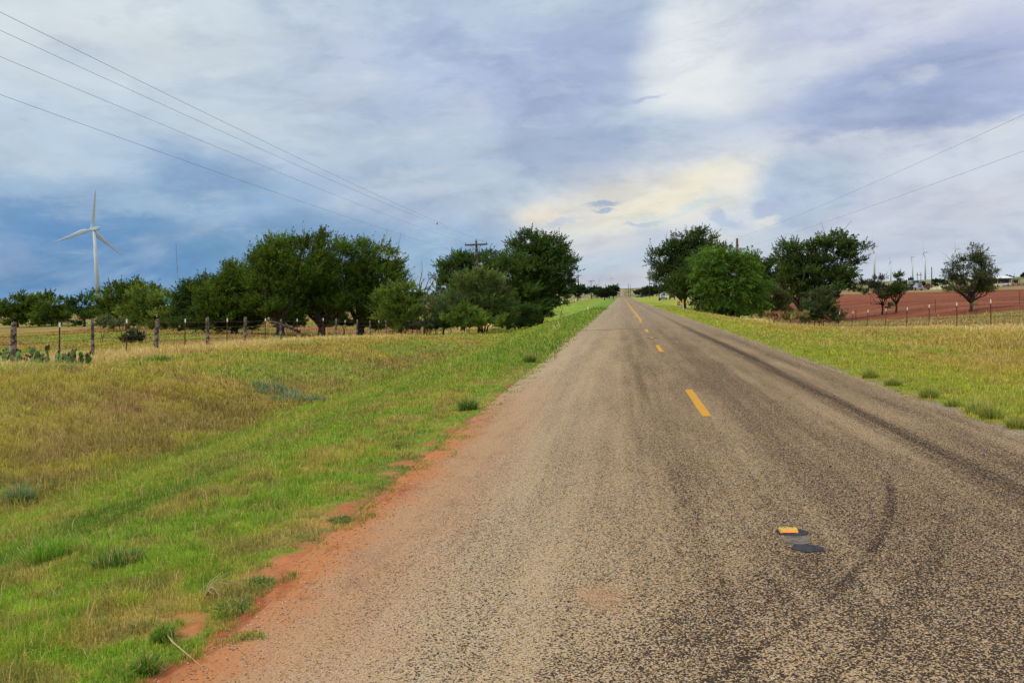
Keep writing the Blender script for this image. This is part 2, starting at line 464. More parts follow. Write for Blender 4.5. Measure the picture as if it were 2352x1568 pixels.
def cover(x, y, for_ground=False):
    """colour, blade height, density at ground positions"""
    x = np.asarray(x, float); y = np.asarray(y, float)
    e = np.maximum(XL - x, x - XR); left = x < 1
    n1 = fbm(x * .55, y * .14, 11, 5); n2 = fbm(x * 1.3, y * 1.0, 21, 4); n3 = fbm(x * .11, y * .07, 31, 4)
    n4 = fbm(x * 4, y * 4, 41, 3)
    # left verge: green slope, darker ditch bottom, olive back slope, straw along the fence
    c = np.zeros(x.shape + (3,)) + GREEN
    c = lerp(c, YGREEN, np.clip(ss(n2 * .5 + n4 * .5, .42, .60) * .75, 0, 1))
    c = lerp(c, TAN * .9, ss(n4 * .5 + n2 * .5, .48, .64) * .75 * (1 - ss(e, 4.5, 7)))
    c = lerp(c, DGREEN, np.clip(ss(n1, .52, .68) * .6 + ss(n4, .56, .72) * .45, 0, 1))
    ol = lerp(np.zeros(x.shape + (3,)) + OLIVE, TAN, ss(n2 * .6 + n1 * .4, .42, .62) * .75)
    ol = lerp(ol, BROWN, ss(fbm(x * 1.1, y * .9, 51, 5), .54, .66) * .7)
    ol = lerp(ol, YGREEN, ss(n4 * .4 + n1 * .6, .48, .62) * .5)
    ol = lerp(ol, GREEN, ss(fbm(x * .35, y * .2, 61, 5), .50, .64) * .75)
    wl = ss(e + (n1 - .5) * 3.5, 5.8, 8.0)
    wr = ss(e + (n1 - .5) * 3, .8, 3.4)
    # beyond ~55 m the left verge is green all over
    wl = wl * (1 - .65 * ss(y, 50, 75)) ; wr = wr * (1 - .5 * ss(y, 60, 90))
    bank = np.exp(-((e - 4.6) / 1.1) ** 2) * left
    c = lerp(c, np.array([.31, .38, .04]), bank * .55)
    c = lerp(c, DGREEN * 1.25, np.exp(-((e - 2.7) / .7) ** 2) * left * .45 * ss(n2, .35, .55))
    lush = (1 - ss(e, 1.5, 4)) * ss(y, 14, 24) * left
    c = lerp(c, np.array([.17, .31, .03]), lush * .7)
    c = np.where(left[..., None], lerp(c, ol, wl), lerp(lerp(c, YGREEN, np.full(x.shape, .6)), lerp(ol, TAN, ss(n2, .34, .56) * .55), wr * .95))
    dt = np.exp(-((e - 7.2) / 1.3) ** 2) * np.where(left, .75, .2) * (1 - ss(y, 35, 60))
    c = lerp(c, BROWN * .8 + DGREEN * .3, dt * ss(n2, .3, .6))
    fence_e = np.where(left, 18.0, 14.1)
    s = np.exp(-((e - fence_e) / np.where(left, 2.9, 2.2)) ** 2)
    s = np.clip(s * 1.5 * ss(n1, .25, .48), 0, 1)
    c = lerp(c, STRAW, s)
    # pasture beyond the fence
    pas = ss(e, 19.5, 23)
    pas = np.where(left, pas, ss(e, 15.5, 18))
    pc = lerp(np.zeros(x.shape + (3,)) + OLIVE * .95, np.array([.40, .185, .085]), ss(n3 * .7 + n1 * .3, .38, .50))
    pc = lerp(pc, GREEN, ss(fbm(x * .09, y * .16, 71, 4), .56, .66) * .8)
    rp = lerp(np.zeros(x.shape + (3,)) + np.array([.31, .255, .075]), np.array([.36, .22, .095]), ss(n1, .45, .65))
    c = lerp(c, np.where(left[..., None], pc, rp), pas)
    # ploughed red field on the right
    edge1 = np.clip(86 + np.where(x < 37, (37 - x) * 1.9, (37 - x) * .3), 70, 112) + (n1 - .5) * 3; edge2 = 208 + (n1 - .5) * 6
    red = ss(y, edge1, edge1 + 2.5) * (1 - ss(y, edge2, edge2 + 8)) * ss(x, 20, 24)
    rc = lerp(np.zeros(x.shape + (3,)) + REDSOIL, np.array([.22, .078, .032]), ss(fbm(x * .02, y * .35, 81, 4), .45, .62) * .8)
    rc = rc * (0.80 + .35 * vnoise(x * .02, y * .9, 91))[..., None]
    strip = np.exp(-((y - edge1 - 1.5) / 1.0) ** 2)
    c = lerp(c, rc, red)
    c = lerp(c, np.array([.12, .15, .05]), np.clip(np.exp(-((y - edge1 - 5.) / 1.6) ** 2) * .9 * ss(x, 20, 24), 0, 1))
    red2 = ss(y, 250, 262) * (1 - ss(y, 420, 520)) * ss(x, 60, 90)
    c = lerp(c, np.array([.27, .12, .075]), red2 * .9)
    # far land
    fr = ss(y, 450, 700)
    c = lerp(c, lerp(np.zeros(x.shape + (3,)) + np.array([.20, .19, .07]), np.array([.33, .27, .12]), ss(n3, .4, .6)), fr)
    dense = np.ones(x.shape)
    h = np.where(left, .060 + .06 * ss(e, 2.5, 6) - .01 * ss(e, 9, 12), .07 + .05 * ss(e, 1, 6)) * (.6 + .8 * n2)
    h = h + .13 * s + .05 * ss(n1, .55, .7) * ss(e, 2, 5)
    # ragged bare edge by the road
    rag = (fbm(x * 4.5, y * 4.0, 101, 4) - .5)
    wedge = np.where(left, .0 + .07 * (1 - ss(y, 6, 12)) - .06 * ss(y, 12, 18), .02)
    ed = ss(e + rag * np.where(left, 1.15, .60), wedge - .14, wedge + .05)
    dense = dense * ed
    bare = ss(fbm(x * .9, y * .9, 111, 4), .66, .76) * ss(e, .1, .5) * .3
    dense = dense * (1 - bare)
    dense = dense * (1 - red * .985)
    h = (h + .12 * (1 - ss(e, 1.5, 3.5)) * ss(y, 15, 26) * left) * (.45 + .55 * ss(e, .1, .7))
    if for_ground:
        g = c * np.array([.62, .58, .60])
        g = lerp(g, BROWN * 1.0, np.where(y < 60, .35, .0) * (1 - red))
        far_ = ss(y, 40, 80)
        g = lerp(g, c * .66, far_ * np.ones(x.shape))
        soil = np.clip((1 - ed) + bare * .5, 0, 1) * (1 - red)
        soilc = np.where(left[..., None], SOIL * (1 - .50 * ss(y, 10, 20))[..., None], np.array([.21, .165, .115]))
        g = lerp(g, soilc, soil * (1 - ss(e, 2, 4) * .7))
        g = lerp(g, rc, red)
        return g
    return c, h, dense


# ---------------------------------------------------------------- ground sheet
def axis(vals):
    out = []
    for (a, b, st) in vals: out += list(np.arange(a, b, st))
    return np.array(out)


xs = np.concatenate([-np.geomspace(6000, 46, 42), axis([(-45, -24, .9), (-24, -2.5, .3), (-2.5, -1.2, .08), (-1.2, 4.0, .65), (4.0, 5.2, .08), (5.2, 24, .3), (24, 60, 1.0)]), np.geomspace(62, 6000, 46)])
ys = np.concatenate([axis([(-60, 0, 4), (0, 2, .4), (2, 14, .12), (14, 30, .25), (30, 70, .6), (70, 130, 1.2), (130, 300, 3)]), np.geomspace(300, 9000, 90)])
GX, GY = np.meshgrid(xs, ys)
GZ = G(GX, GY)
nx, ny = len(xs), len(ys)
idx = np.arange(nx * ny).reshape(ny, nx)
fc = np.stack([idx[:-1, :-1], idx[:-1, 1:], idx[1:, 1:], idx[1:, :-1]], -1).reshape(-1, 4)
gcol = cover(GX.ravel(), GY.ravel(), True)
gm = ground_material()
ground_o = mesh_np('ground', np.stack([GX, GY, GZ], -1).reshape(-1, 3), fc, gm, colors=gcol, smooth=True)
tag(ground_o, 'grassy roadside and fields around the road', None, None, 'structure')

# road sheet with slightly ragged edges and a gentle crown
ry = np.concatenate([np.arange(-30, 0, 2.), np.arange(0, 30, .15), np.arange(30, 120, .8), np.geomspace(120, 2200, 150)])
rv = []
K = 17
for y in ry:
    raL = .0 if y > 400 else .07 * (float(fbm(y * 1.9, 3.1, 5)) - .5) * 2
    raR = .0 if y > 400 else .08 * (float(fbm(y * 1.6, 9.1, 6)) - .5) * 2
    z0 = float(prof(y))
    for k in range(K):
        u = k / (K - 1); x = (XL - .02 + raL) + u * (XR + raR - XL + .02)
        rv.append((x, y, z0 + .035 * (1 - ((x - XC) / 3.2) ** 2) - .02))
idx = np.arange(len(rv)).reshape(len(ry), K)
rf = np.stack([idx[:-1, :-1], idx[:-1, 1:], idx[1:, 1:], idx[1:, :-1]], -1).reshape(-1, 4)
road_o = mesh_np('road', rv, rf, road_material(), smooth=True)
tag(road_o, 'two lane chip seal road running straight to the far hill', None, None, 'structure')


def road_z(x, y):
    return float(prof(y)) + .035 * (1 - ((x - XC) / 3.2) ** 2) - .02


def strip(name, x0, x1, y0, y1, m, lift=.005, label='', n=None, rag=.004):
    n = n or max(2, int((y1 - y0) / .5) + 1)
    vs = []
    ny_ = np.linspace(y0, y1, n) if y1 - y0 < 60 else np.geomspace(y0, y1, 120)
    for y in ny_:
        for x in (x0 + random.uniform(-rag, rag), x1 + random.uniform(-rag, rag)): vs.append((x, y, road_z(x, y) + lift + .00002 * y))
    idx = np.arange(len(vs)).reshape(-1, 2)
    f = np.stack([idx[:-1, 0], idx[:-1, 1], idx[1:, 1], idx[1:, 0]], -1)
    o = mesh_np(name, vs, f, m); tag(o, label, None, 'yellow markings along the middle of the road', 'structure'); return o


names = ['nearest yellow dash on the road', 'second yellow dash up the road', 'third yellow dash up the road', 'fourth yellow dash, just before the solid line']
for i, y0 in enumerate((10.75, 23.0, 35.2, 47.4)):
    strip('lane_dash', XC - .06, XC + .06, y0, y0 + 3.05, M['yellow'], label=names[i], n=12)
for i in range(18):
    y0 = 59.6 + i * 12.2
    strip('lane_dash', XC - .19, XC - .08, y0, y0 + 3.05, M['yellow'], label='far yellow dash beside the solid yellow line', n=6)
strip('solid_line', XC + .02, XC + .15, 51, 405, M['yellow'], label='solid yellow line climbing to the road crest')


def blob_patch(name, cx, cy, rx, ry_, m, label, lift=.006, seed=1):
    rr = random.Random(seed); n = 40
    ks = [rr.uniform(-1, 1) for _ in range(6)]; phs = [rr.uniform(0, 6.28) for _ in range(6)]
    vs = [(cx, cy, road_z(cx, cy) + lift)]
    for i in range(n):
        a = 2 * math.pi * i / n
        q = 1 + sum(ks[j] * .06 * math.sin((j + 2) * a + phs[j]) for j in range(6))
        x, y = cx + rx * q * math.cos(a), cy + ry_ * q * math.sin(a)
        vs.append((x, y, road_z(x, y) + lift))
    fs = [(0, 1 + i, 1 + (i + 1) % n) for i in range(n)]
    o = mesh_np(name, vs, fs, m); tag(o, label, None, None, 'structure'); return o


blob_patch('tar_patch', 1.065, 5.53, .105, .085, M['tar'], 'dark tar pad under the reflector', .0045, 2)
blob_patch('worn_patch', 1.06, 5.36, .085, .10, M['tar_grey'], 'worn grey patch in front of the reflector', .003, 3)
blob_patch('tar_patch', 1.09, 5.18, .095, .08, M['tar'], 'dark tar patch nearer the camera than the reflector', .0045, 4)


def reflector(y, label):
    z = road_z(XC, y) + .004
    r = empty('road_reflector', (XC - .0, y, z)); tag(r, label, 'road reflector', 'raised reflectors on the centre line')
    b = MB()
    b.prism([(-.052, 0), (.052, 0), (.030, .018), (-.030, .018)], -.058, .058, 'X')   # slopes face along the road
    o = b.build('body', M['marker_body'], r, bevel=.002)
    l = MB(); ang = math.atan2(.018, .022)
    l.v = [(-.044, -.0500, .0035), (.046, -.0500, .0035), (.046, -.0335, .0170), (-.044, -.0335, .0170)]
    l.v = [(x, yy, zz) for x, yy, zz in l.v] + [(x, yy + .004, zz - .003) for x, yy, zz in l.v]
    l.f = [(0, 1, 2, 3), (4, 7, 6, 5), (0, 4, 5, 1), (1, 5, 6, 2), (2, 6, 7, 3), (3, 7, 4, 0)]
    for v in range(8):
        x, yy, zz = l.v[v]; l.v[v] = (x, yy - .0035, zz + .0016)
    l.build('lens', M['orange_lens'], r)
    return r


reflector(5.55, 'yellow raised road reflector with orange lens near the camera')
for y, lb in ((30.3, 'small raised reflector between the second and third dash'), (43.0, 'small raised reflector just past the dark joint across the road')):
    blob_patch('tar_patch', XC, y, .22, .28, M['tar'], 'dark tar pad under a reflector farther up the road', .004, int(y))
    reflector(y, lb)


# ---------------------------------------------------------------- grass
def blades(px, py, pz, h, w, colr, lean=.35, tipmul=1.15, seg=True, up=1.0):
    """arrays of blades -> verts, tris, colours"""
    n = len(px)
    a = rng.uniform(0, 2 * np.pi, n)                      # facing
    la = rng.uniform(0, 2 * np.pi, n); lm = np.abs(rng.normal(0, lean, n)) * h
    fx, fy = np.cos(a) * w / 2, np.sin(a) * w / 2
    lx, ly = np.cos(la) * lm, np.sin(la) * lm
    hz = h * up
    P = np.zeros((n, 5, 3), np.float32)
    P[:, 0] = np.stack([px - fx, py - fy, pz - .01], -1); P[:, 1] = np.stack([px + fx, py + fy, pz - .01], -1)
    mx, my, mz = px + lx * .35, py + ly * .35, pz + hz * .6
    P[:, 2] = np.stack([mx - fx * .75, my - fy * .75, mz], -1); P[:, 3] = np.stack([mx + fx * .75, my + fy * .75, mz], -1)
    P[:, 4] = np.stack([px + lx, py + ly, pz + hz * np.clip(1 - lm / h * .35, .3, 1)], -1)
    F = np.array([[0, 1, 3], [0, 3, 2], [2, 3, 4]])[None] + (np.arange(n) * 5)[:, None, None]
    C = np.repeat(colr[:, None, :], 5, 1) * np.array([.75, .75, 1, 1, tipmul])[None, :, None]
    return P.reshape(-1, 3), F.reshape(-1, 3), C.reshape(-1, 3)


CLEAR = [(ground(62, 26.2).x, ground(62, 26.2).y - 1, 1.9), (ground(132, 25).x, ground(132, 25).y - 1, 1.6), (ground(5, 27.4).x, ground(5, 27.4).y - 1, 1.5)]


def grass_field(n, d0, d1, wk, wmin, seed, side=False):
    global rng
    rng = np.random.default_rng(seed)
    d = np.exp(rng.uniform(math.log(d0), math.log(d1), n))
    s = rng.uniform(-.70, .70, n)
    if side: s = np.where(rng.uniform(0, 1, n) < .6, rng.uniform(-2.2, -.68, n), rng.uniform(.68, 1.5, n))
    x = d * (-math.sin(YAW) + s * math.cos(YAW)); y = d * (math.cos(YAW) + s * math.sin(YAW))
    e = np.maximum(XL - x, x - XR)
    ok = (e > -.34) & (x > -75) & (x < 60)
    x, y, d, e = x[ok], y[ok], d[ok], e[ok]
    c, h, de = cover(x, y)
    ok = rng.uniform(0, 1, len(x)) < de
    x, y, d, c, h, e = x[ok], y[ok], d[ok], c[ok], h[ok], e[ok]
    # clumping
    q = fbm(x * 5, y * 5, 131, 2)
    h = h * (.35 + 1.3 * q) * rng.uniform(.55, 1.3, len(x))
    c = c * (.55 + .9 * fbm(x * 7, y * 7, 137, 2))[:, None]
    dry = rng.uniform(0, 1, len(x)) < (.24 + .12 * (e > 6))
    c = np.where(dry[:, None], c * .35 + TAN * .75, c)
    c = c * rng.uniform(.62, 1.38, len(x))[:, None]
    tall = rng.uniform(0, 1, len(x)) < .004 + .008 * (e > 7)
    h = np.where(tall, h * 2.1 + .05, h); c = np.where(tall[:, None], STRAW * .8, c)
    c = np.clip(c, 0, .75)
    w = np.maximum(wmin, wk * d) * rng.uniform(.7, 1.4, len(x))
    for qx, qy, qr in CLEAR:
        h = np.where(np.hypot(x - qx, (y - qy) * .8) < qr, h * .95, h)
    zz = np.where(e < .03, np.maximum(prof(y) + .035 * (1 - ((x - XC) / 3.2) ** 2) - .02, G(x, y)), G(x, y))
    return blades(x, y, zz, h, w, c, lean=np.where(e < 8, .75, .5)[...] if False else .65)


def merge(parts):
    V, F, C = [], [], []; b = 0
    for v, f, c in parts:
        V.append(v); F.append(f + b); C.append(c); b += len(v)
    return np.concatenate(V), np.concatenate(F), np.concatenate(C)


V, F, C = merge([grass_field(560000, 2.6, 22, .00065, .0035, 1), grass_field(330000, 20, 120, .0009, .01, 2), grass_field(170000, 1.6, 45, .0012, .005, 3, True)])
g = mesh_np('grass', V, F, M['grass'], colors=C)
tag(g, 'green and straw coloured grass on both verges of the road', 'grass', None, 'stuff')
print('grass tris', len(F))


def gravel(n, seed):
    r = np.random.default_rng(seed)
    y = np.exp(r.uniform(math.log(2.8), math.log(16), n)); x = np.where(r.uniform(0, 1, n) < .7, XL + r.normal(.22, .16, n), XR - np.abs(r.normal(0, .12, n)) + .05)
    s_ = r.uniform(.002, .0058, n) * (1 + y * .03)
    base = np.array([[1, 0, 0], [-1, 0, 0], [0, 1, 0], [0, -1, 0], [0, 0, .8], [0, 0, -.4]], float)
    P = base[None] * s_[:, None, None] * r.uniform(.6, 1.4, (n, 6, 1))
    a = r.uniform(0, 6.28, n); ca, sa = np.cos(a)[:, None], np.sin(a)[:, None]
    X_ = P[..., 0] * ca - P[..., 1] * sa; Y_ = P[..., 0] * sa + P[..., 1] * ca
    zr = prof(y) + .035 * (1 - ((x - XC) / 3.2) ** 2) - .02
    z = np.where((x > XL + .02) & (x < XR - .02), zr, G(x, y))
    V = np.stack([X_ + x[:, None], Y_ + y[:, None], P[..., 2] + z[:, None] + s_[:, None] * .3], -1).reshape(-1, 3)
    F0 = np.array([[0, 2, 4], [2, 1, 4], [1, 3, 4], [3, 0, 4], [2, 0, 5], [1, 2, 5], [3, 1, 5], [0, 3, 5]])
    F = (F0[None] + (np.arange(n) * 6)[:, None, None]).reshape(-1, 3)
    c = np.array([[.42, .32, .22], [.50, .24, .12], [.30, .16, .09], [.55, .47, .38], [.26, .17, .11]])[r.integers(0, 5, n)] * r.uniform(.7, 1.2, (n, 1))
    o = mesh_np('gravel', V, F, M['stones'], colors=np.repeat(c, 6, 0)); tag(o, 'loose pebbles and crumbs along the road edges', 'gravel', None, 'stuff')


gravel(5200, 5)


def tuft(name, x, y, n, h, spread, c, label, cat, group, w=.006, lean=.55, heads=0, base_r=None):
    base_r = base_r or spread * .35
    n = int(n * 1.6)
    k = max(1, int(base_r / .16)) ** 2 if base_r > .2 else 1          # a wide clump is several tussocks
    tx = rng.normal(0, base_r * .55, k) if k > 1 else np.zeros(1); ty = rng.normal(0, base_r * .55, k) if k > 1 else np.zeros(1)
    th = rng.uniform(.45, 1.15, k) if k > 1 else np.ones(1)
    wh = rng.integers(0, k, n); rr_ = base_r * (.35 if k > 1 else .6)
    r = np.sqrt(rng.uniform(0, 1, n)) * rr_; a = rng.uniform(0, 6.283, n)
    px, py = tx[wh] + r * np.cos(a), ty[wh] + r * np.sin(a)
    colr = np.clip(np.array(c)[None] * rng.uniform(.55, 1.5, n)[:, None] * (1 + rng.normal(0, .10, (n, 3))), 0, 1)
    dry = rng.uniform(0, 1, n) < .2
    colr = np.where(dry[:, None], TAN * rng.uniform(.7, 1.2, (n, 1)), colr)
    hh = h * th[wh] * rng.uniform(.35, 1.1, n) * (1 - .45 * r / rr_)
    v, f, cc = blades(px, py, np.zeros(n), hh, np.full(n, w), colr, lean=lean)
    # blades fan outwards from the middle of their tussock
    V_ = v.reshape(n, 5, 3); out = (lean * .9 * hh * (r / rr_))[:, None] * np.stack([np.cos(a), np.sin(a)], -1)
    V_[:, 2:4, :2] += out[:, None] * .4; V_[:, 4, :2] += out
    parts = [(V_.reshape(-1, 3), f, cc)]
    if heads:
        px2, py2 = rng.normal(0, base_r * .4, heads), rng.normal(0, base_r * .4, heads)
        parts.append(blades(px2, py2, np.zeros(heads), h * rng.uniform(.9, 1.3, heads), np.full(heads, w * .7), np.tile(STRAW * .8, (heads, 1)), lean=.35))
    v, f, cc = merge(parts)
    gx, gy = v[:, 0] + x, v[:, 1] + y
    v[:, 2] += (G(gx, gy) - gz(x, y)).astype(np.float32)
    o = mesh_np(name, v, f, M['grass'], colors=cc)
    o.location = (x, y, gz(x, y))
    tag(o, label, cat, group); return o


# tufts along the right road edge, near to far
for i, (px_, d, h, lb) in enumerate([
    (1997, 14.6, .36, 'broad grass tuft with pale seed heads, farthest of those on the right road edge'),
    (2050, 13.4, .28, 'low grass tuft at the right road edge, second farthest'),
    (2124, 11.8, .34, 'dense dark green grass tuft standing alone at the right road edge'),
    (2178, 10.9, .20, 'small grass tuft at the right road edge between the dense one and the tall one'),
    (2222, 10.2, .34, 'tall grass tuft with seed heads at the right road edge'),
    (2271, 9.8, .36, 'tall leaning grass tuft at the right road edge, second from the picture border'),
    (2325, 9.1, .30, 'grass tuft at the right road edge, nearest the picture border')]):
    p = ground(px_, d); x = max(p.x, XR + .12)
    tuft('grass_tuft', x, p.y, 300, h * .75, .5, (.24, .34, .045), lb, 'grass tuft', 'grass tufts along the right road edge', w=.006, heads=30 if i in (0, 1, 4, 5) else 8, base_r=.19)
# blue green weeds in the left verge
for px_, d, h, lb, cc in [
    (15, 11.5, .42, 'blue green feathery weed clump at the left picture border', (.17, .28, .13)),
    (632, 24.0, .45, 'upright blue green weed in the ditch, left of a wider one', (.16, .27, .16)),
    (682, 23.0, .38, 'wide blue green weed clump in the ditch', (.18, .30, .17)),
    (70, 5.8, .24, 'bright green broad bladed tuft low in the left corner', (.17, .38, .03)),
    (235, 5.4, .17, 'darker green tuft in the verge beside the bright tuft', (.10, .21, .035)),
    (1100, 12.1, .26, 'green tuft leaning over the dirt at the left road edge', (.14, .27, .045)),
    (1212, 20.5, .34, 'tall tuft with seed heads at the left road edge', (.18, .26, .06)),
    (165, 22, .38, 'dark green weed patch in front of the fence', (.11, .25, .03)),
    (340, 27, .38, 'green weed patch on the bank below the fence', (.13, .29, .035))]:
    p = ground(px_, d)
    tuft('weed_clump', min(p.x, XL - .2) if p.x < 1 else p.x, p.y, 520, h, .7, cc, lb, 'weed', 'weed clumps in the left verge', w=max(.005, d * .0008), heads=16, base_r=.2 if px_ > 1000 else (.24 if d < 15 else .6))
# ragged mats creeping over the dirt at the near left edge
for px_, d, lb in [(500, 4.35, 'low green mat of crabgrass on the orange dirt, lower one'), (560, 4.75, 'low green mat of crabgrass on the orange dirt, middle one'),
                   (330, 3.95, 'spiky green tuft at the inner edge of the orange dirt'), (760, 6.1, 'crabgrass mat reaching onto the orange dirt, upper one'), (290, 3.6, 'spiky green tuft at the bottom picture border')]:
    p = ground(px_, d)
    hh = .12 if 'spiky' in lb else .045
    tuft('grass_tuft', p.x, p.y, 380, hh, .3, (.15, .28, .035) if 'spiky' in lb else (.13, .20, .045), lb, 'grass tuft', 'tufts creeping over the orange dirt', w=.005, lean=.5 if 'spiky' in lb else 2.2, base_r=.07 if 'spiky' in lb else .13)
# dry stalks lying at the edge
def dry_stalks(px_, d, lb, n=14, L=.22):
    p = ground(px_, d); b = MB(); rr = random.Random(int(px_))
    for i in range(n):
        a = rr.uniform(-.9, 2.4); l = L * rr.uniform(.5, 1.1)
        b.tube([(0, 0, .005), (l * .5 * math.cos(a), l * .5 * math.sin(a), l * .55 * rr.uniform(.6, 1)), (l * math.cos(a), l * math.sin(a), l * .4 * rr.uniform(.2, 1.3))], [.0022, .002, .001], 4)
    o = b.build('dry_stalks', M['stalk'], loc=(p.x, p.y, gz(p.x, p.y))); tag(o, lb, 'dry grass')
dry_stalks(432, 4.55, 'pale dead grass stalks sticking up beside the orange dirt')
b = MB(); p1, p2 = ground(330, 4.0), ground(420, 3.62)
b.tube([(0, 0, .05), (.12, -.12, .035), ((p2 - p1).x, (p2 - p1).y, .012)], [.002, .004, .0015], 5)
o = b.build('fallen_stalk', M['stalk'], loc=p1); tag(o, 'single long dry grass stem lying across the orange dirt', 'dry grass')


# ---------------------------------------------------------------- trees
def make_leaves(blobs, n, leaf, c, spray_len, up, wind, seed, per=30, fill=.45, droop=0, spread=.2):
    r = np.random.default_rng(seed)
    if leaf < 1: n = int(n * 1.75); leaf = leaf * .76; spread = spread * .8; spray_len = spray_len * 1.25; up = up + .15
    vol = np.array([b[3] * b[5] * (b[4] ** .5) for b in blobs]); vol = vol / vol.sum()
    ns = max(4, n // per)
    nc = int(np.clip(ns / 14, 5, 400))                      # boughs: each a dome of sprays
    cw = r.choice(len(blobs), nc, p=vol); CB = np.array(blobs)[cw]
    cd_ = r.normal(0, 1, (nc, 3)); cd_ /= np.linalg.norm(cd_, axis=1)[:, None]
    crad = 1 - fill * r.uniform(0, 1, nc) ** 1.3
    clump_r = CB[:, 3:6].min(axis=1) * r.uniform(.26, .50, nc)
    cpos = CB[:, :3] + cd_ * (CB[:, 3:6] - clump_r[:, None] * .42) * (crad * (.96 + .34 * vnoise(cd_[:, 0] * 3 + 7 * cw, cd_[:, 2] * 3, seed)))[:, None]
    cshade = r.uniform(.62, 1.45, nc)
    wc = r.integers(0, nc, ns)
    d = r.normal(0, 1, (ns, 3)); d[:, 2] = np.abs(d[:, 2]) * .9 - .25; d /= np.linalg.norm(d, axis=1)[:, None]
    rad = r.uniform(.45, 1.05, ns)
    pos = cpos[wc] + d * (clump_r[wc] * rad)[:, None] * np.array([1, 1, .75])
    plume = r.uniform(0, 1, ns) < .06
    ax = d * .8 + cd_[wc] * .35 + np.array([wind, 0, up * .7]) + r.normal(0, .28, (ns, 3))
    ax /= np.linalg.norm(ax, axis=1)[:, None]
    L = spray_len * r.uniform(.35, .95, ns) * np.where(plume, 1.6, 1)
    shade = r.uniform(.7, 1.35, ns) * cshade[wc]
    hue = r.normal(0, .10, ns)
    t = r.uniform(0, 1, (ns, per))
    wob = r.normal(0, 1, (ns, per, 3)) * (spread * spray_len) * (1.15 - t)[..., None]
    P = pos[:, None] + ax[:, None] * (t * L[:, None])[..., None] + wob
    P[..., 2] -= droop * (t ** 2) * L[:, None]
    P = P.reshape(-1, 3); m = len(P)
    u = np.repeat(ax, per, 0) + r.normal(0, .55, (m, 3)); u[:, 2] -= droop; u /= np.linalg.norm(u, axis=1)[:, None]
    nn = r.normal(0, 1, (m, 3)); nn[:, 2] += .6
    v = np.cross(u, nn); v /= (np.linalg.norm(v, axis=1)[:, None] + 1e-6)
    sz = leaf * r.uniform(.6, 1.35, m)[:, None]
    u = u * sz * .5; v = v * sz * .27
    Q = np.stack([P - u, P + v * 1.0 - u * .1, P + u, P - v - u * .1], 1).reshape(-1, 3)
    Fq = np.arange(m * 4).reshape(-1, 4)
    cc = np.array(c)[None] * np.repeat(shade, per)[:, None] * r.uniform(.86, 1.15, m)[:, None] * 1.15
    hv = np.repeat(hue, per)
    cc = cc * np.stack([1 + hv * 2.0, 1 + hv * .5, 1 - hv], -1)
    return Q, Fq, np.clip(np.repeat(cc, 4, 0), .002, .6)


def limbs(b, base, tips, r0, fork, seed, twig=3):
    rr = random.Random(seed)
    base = Vector(base)
    for k, tp in enumerate(tips):
        tp = Vector(tp); mid = base.lerp(tp, .5) + Vector((rr.uniform(-.2, .2), rr.uniform(-.2, .2), rr.uniform(-.05, .15))) * (tp - base).length
        fk = base.lerp(tp, .12); fk.z = base.z + fork * .5
        r1 = r0 * rr.uniform(.45, .7)
        if len(tips) > 1:
            fk = base + Vector((0, 0, fork * rr.uniform(.75, 1.1)))
            if k == 0: b.tube([base + Vector((0, 0, -.2)), base + Vector((0, 0, .25)), base + Vector((.05 * fork, 0, fork * .6)), base + Vector((0, 0, fork * 1.15))], [r0 * 1.35, r0 * 1.05, r0 * .9, r0 * .7], 9)
            pts = [fk, fk.lerp(mid, .5) + Vector((0, 0, .1)), mid, tp]
        else: pts = [base + Vector((0, 0, -.15)), fk, mid, tp]
        b.tube(pts, [r1, r1 * .8, r1 * .5, r1 * .16], 7)
        for j in range(twig):
            t = rr.uniform(.35, .9); a = mid.lerp(tp, t) if t > .5 else fk.lerp(mid, t * 2)
            L = (tp - base).length * rr.uniform(.18, .35)
            dr = Vector((rr.uniform(-1, 1), rr.uniform(-1, 1), rr.uniform(.1, 1))).normalized()
            b.tube([a, a + dr * L * .5 + Vector((0, 0, .04)), a + dr * L], [r1 * .25, r1 * .14, r1 * .05], 5)


